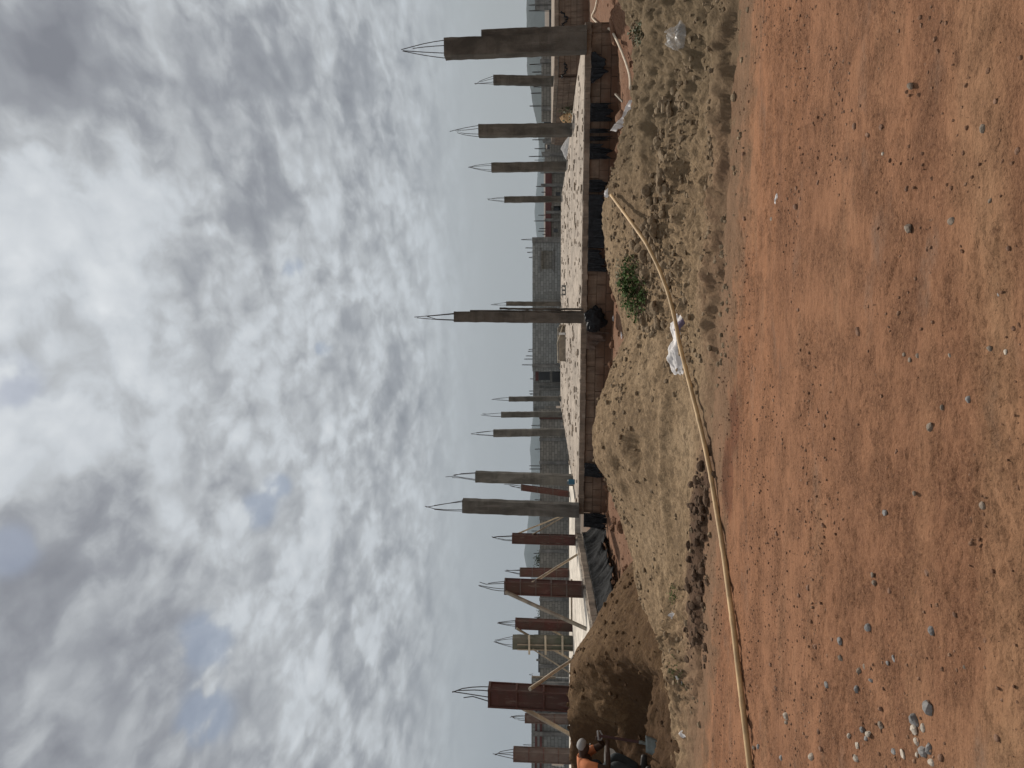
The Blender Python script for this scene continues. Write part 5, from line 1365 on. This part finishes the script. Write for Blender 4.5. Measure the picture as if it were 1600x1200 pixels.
# ------------------------------------------------------------------ person with shovel
def skin_obj(name, verts, edges, radii, mat, parent, sub=2, root_i=0):
    me = bpy.data.meshes.new(name)
    off = WLOC.get(parent.name, Vector((0, 0, 0))) if parent is not None else Vector((0, 0, 0))
    me.from_pydata([tuple(Vector(v_) - off) for v_ in verts], edges, [])
    o = bpy.data.objects.new(name, me); COL.objects.link(o)
    md = o.modifiers.new('skin', 'SKIN')
    me.skin_vertices[0].data.foreach_set('radius', [q for r_ in radii for q in ((r_, r_) if not hasattr(r_, '__len__') else r_)])
    me.skin_vertices[0].data[root_i].use_root = True
    md.use_smooth_shade = True
    s2 = o.modifiers.new('sub', 'SUBSURF'); s2.levels = sub; s2.render_levels = sub
    me.materials.append(mat)
    if parent is not None: o.parent = parent; WLOC[o.name] = off
    return o
def person():
    D = 10.35
    gz = 0.22
    P = lambda x_, y_, z_: Vector((x_, y_, z_))
    hx = -5.47
    gripT = at_d(934, 1149, D); gripB = at_d(949, 1152, D - 0.02)
    sk = {'pelvis': P(hx, D + 0.08, 0.93), 'waist': P(hx + 0.16, D + 0.06, 1.03), 'chest': P(hx + 0.36, D + 0.04, 1.10), 'neck': P(hx + 0.50, D + 0.02, 1.125), 'head': P(hx + 0.585, D, 1.11), 'crown': P(hx + 0.655, D - 0.01, 1.10)}
    shL, shR = P(hx + 0.42, D + 0.22, 1.06), P(hx + 0.42, D - 0.16, 1.06)
    elL, elR = P(hx + 0.55, D + 0.20, 0.83), P(hx + 0.44, D - 0.24, 0.80)
    wrL, wrR = gripT + P(-0.07, 0.06, 0.0), gripB + P(-0.08, -0.04, 0.0)
    haL, haR = gripT + P(-0.01, 0.0, 0.0), gripB + P(-0.02, -0.01, 0)
    hipL, hipR = P(hx + 0.0, D + 0.18, 0.90), P(hx + 0.0, D - 0.03, 0.90)
    knL, knR = P(hx + 0.36, D + 0.26, 0.66), P(hx + 0.42, D - 0.10, 0.70)
    anL, anR = P(hx + 0.18, D + 0.28, gz + 0.08), P(hx + 0.24, D - 0.14, gz + 0.08)
    toL, toR = P(hx + 0.38, D + 0.30, gz + 0.04), P(hx + 0.44, D - 0.16, gz + 0.04)
    root = thing('person', (hx + 0.2, D, gz), 'bent person in orange shirt and pale cap, digging the sand heap with a shovel', 'person')
    V = []; E = []; Rr = []
    def add(p, r_, link=None):
        V.append(p); Rr.append(r_); i = len(V) - 1
        if link is not None: E.append((link, i))
        return i
    pe = add(sk['pelvis'], 0.12); wa = add(sk['waist'], 0.105, pe); ch = add(sk['chest'], (0.125, 0.115), wa); ne = add(sk['neck'], 0.055, ch)
    he = add(sk['head'], (0.085, 0.09), ne); add(sk['crown'], (0.07, 0.075), he)
    for s_, e_2, w_, h_, dirx in ((shL, elL, wrL, haL, 1), (shR, elR, wrR, haR, -1)):
        s1 = add(s_, 0.06, ch); e1 = add(e_2, 0.042, s1); w1 = add(w_, 0.027, e1); add(h_, (0.034, 0.02), w1)
    for h0, k0, a0, t0 in ((hipL, knL, anL, toL), (hipR, knR, anR, toR)):
        h1 = add(h0, 0.095, pe); k1 = add(k0, 0.062, h1); a1 = add(a0, 0.042, k1); add(t0, 0.036, a1)
    # fingers curl round the shaft, thumb opposite; each its own chain rooted in the palm
    for h_, s_ in ((haL, 1), (haR, -1)):
        for k_, (L_, dz) in enumerate(((0.030, 0.03), (0.034, 0.01), (0.032, -0.01), (0.026, -0.03))):
            a0 = add(h_ + P(0.0, -0.012 * s_, dz), 0.009)
            a1 = add(h_ + P(L_, -0.022 * s_, dz), 0.0085, a0); a2 = add(h_ + P(L_ + 0.012, 0.008 * s_, dz - 0.003), 0.008, a1); add(h_ + P(L_ * 0.5, 0.022 * s_, dz - 0.004), 0.0075, a2)
        a0 = add(h_ + P(-0.01, 0.01 * s_, 0.028), 0.010); a1 = add(h_ + P(0.018, 0.024 * s_, 0.040), 0.009, a0); add(h_ + P(0.036, 0.014 * s_, 0.036), 0.008, a1)
    # nose and ears
    hd = sk['head']
    a0 = add(hd + P(0.06, -0.02, -0.06), 0.018); add(hd + P(0.075, -0.025, -0.10), 0.012, a0)
    for s_ in (-1, 1):
        a0 = add(hd + P(-0.005, 0.078 * s_, 0.0), 0.012); add(hd + P(-0.015, 0.092 * s_, 0.012), 0.016, a0)
    a0 = add(hd + P(0.0, -0.02, -0.085), 0.02); add(hd + P(0.03, -0.02, -0.092), 0.016, a0)
    skin_obj('body', V, E, Rr, M['skin'], root)
    for s_ in (-1, 1):
        mb = MB(); lump(mb, hd + P(0.045, -0.01 + 0.035 * s_, -0.088), 0.012, 2, 1.0, 0.0, seed=4); mb.build('eye', M['eye'], root)
    # shirt: torso and upper sleeves
    V = [sk['pelvis'] + P(0.04, 0, 0.06), sk['waist'] + P(0, 0, 0.03), sk['chest'] + P(0, 0, 0.03), sk['neck'] + P(-0.04, 0, 0.015), shL, shL.lerp(elL, 0.6), shR, shR.lerp(elR, 0.6)]
    skin_obj('shirt', V, [(0, 1), (1, 2), (2, 3), (2, 4), (4, 5), (2, 6), (6, 7)], [0.12, 0.115, (0.14, 0.125), 0.072, 0.074, 0.058, 0.074, 0.058], M['shirt'], root)
    # black shape added for the shadow on the torso underside
    V = [sk['pelvis'] + P(0.1, -0.06, -0.13), sk['waist'] + P(0.06, -0.09, -0.14), sk['chest'] + P(0.02, -0.11, -0.13), sk['chest'] + P(0.08, -0.10, -0.22)]
    skin_obj('torso_shade', V, [(0, 1), (1, 2), (2, 3)], [0.12, 0.13, 0.14, 0.06], M['torso_shade'], root)
    # trousers
    V = [sk['pelvis'], hipL, knL, anL + P(0, 0, 0.05), hipR, knR, anR + P(0, 0, 0.05)]
    skin_obj('trousers', V, [(0, 1), (1, 2), (2, 3), (0, 4), (4, 5), (5, 6)], [0.15, 0.115, 0.082, 0.07, 0.115, 0.082, 0.07], M['trouser'], root)
    for a0, t0 in ((anL, toL), (anR, toR)):
        skin_obj('boot', [a0 + P(-0.06, 0, -0.04), a0 + P(0, 0, -0.02), t0], [(0, 1), (1, 2)], [0.045, 0.055, 0.045], M['shoe'], root, 2)
    skin_obj('cap', [hd + P(-0.02, 0, 0.045), hd + P(0.06, -0.005, 0.03), hd + P(0.125, -0.01, -0.01)], [(0, 1), (1, 2)], [(0.088, 0.07), (0.088, 0.07), 0.05], M['cap'], root, 2)
    # shovel
    bl = at_d(1019, 1166, D - 0.1); so = at_d(1003, 1160, D - 0.08); tp = at_d(936, 1149.5, D)
    sh = thing('shovel', bl, 'worn steel shovel with dark shaft held upright in the sand by the bent person', 'shovel')
    MB().tube([tp, tp.lerp(so, 0.5), so], [0.017, 0.018, 0.018], 10).build('shaft', M['shovel_shaft'], sh)
    mb = MB(); c0 = at_d(934, 1142, D); c1 = at_d(935.5, 1156, D)
    mb.tube([c0, c1], 0.014, 8); mb.tube([c0, c0 + Vector((0.0, 0, -0.03)), tp + Vector((0, 0, -0.05))], 0.01, 6); mb.tube([c1, c1 + Vector((0, 0, -0.03)), tp + Vector((0, 0, -0.05))], 0.01, 6)
    mb.build('grip', M['cap'], sh)
    MB().tube([so + Vector((0, 0, 0.04)), so, so.lerp(bl, 0.45)], [0.021, 0.023, 0.016], 10).build('socket', M['shovel_steel'], sh)
    n = 9; vs = []
    dn = (bl - so).normalized(); sd = Vector((1, 0.15, 0)).normalized(); nr = dn.cross(sd).normalized()
    st = so + dn * 0.05
    for j in range(n):
        v_ = j / (n - 1)
        hw = 0.115 * (0.92 + 0.08 * v_) * (1.0 if v_ < 0.85 else 1 - (v_ - 0.85) * 0.8)
        for i in range(n):
            u_ = i / (n - 1) * 2 - 1
            p = st + dn * (v_ * 0.24 - 0.02 * u_ * u_ * v_) + sd * hw * u_ + nr * (0.028 * (1 - u_ * u_) * (1 - 0.5 * v_) + 0.02 * v_ * v_)
            vs.append(p)
    o = MB().add(vs, [(j * n + i, j * n + i + 1, (j + 1) * n + i + 1, (j + 1) * n + i) for j in range(n - 1) for i in range(n - 1)]).build('blade', M['shovel_steel'], sh, smooth=True)
    md = o.modifiers.new('thick', 'SOLIDIFY'); md.thickness = 0.004
person()

# ------------------------------------------------------------------ haze
mb = MB(); mb.box((0, 0, 199), (8400, 8400, 602))
hz = mb.build('haze', M['hill'])
m = bpy.data.materials.new('haze_air'); m.use_nodes = True
t = m.node_tree; t.nodes.clear()
v = t.nodes.new('ShaderNodeVolumePrincipled'); v.inputs['Color'].default_value = (0.55, 0.66, 0.745, 1); v.inputs['Density'].default_value = 0.00013; v.inputs['Anisotropy'].default_value = 0.2
out = t.nodes.new('ShaderNodeOutputMaterial'); t.links.new(v.outputs[0], out.inputs['Volume'])
hz.data.materials.clear(); hz.data.materials.append(m)
tag(hz, 'thin pale haze in the air', 'haze', kind='stuff')
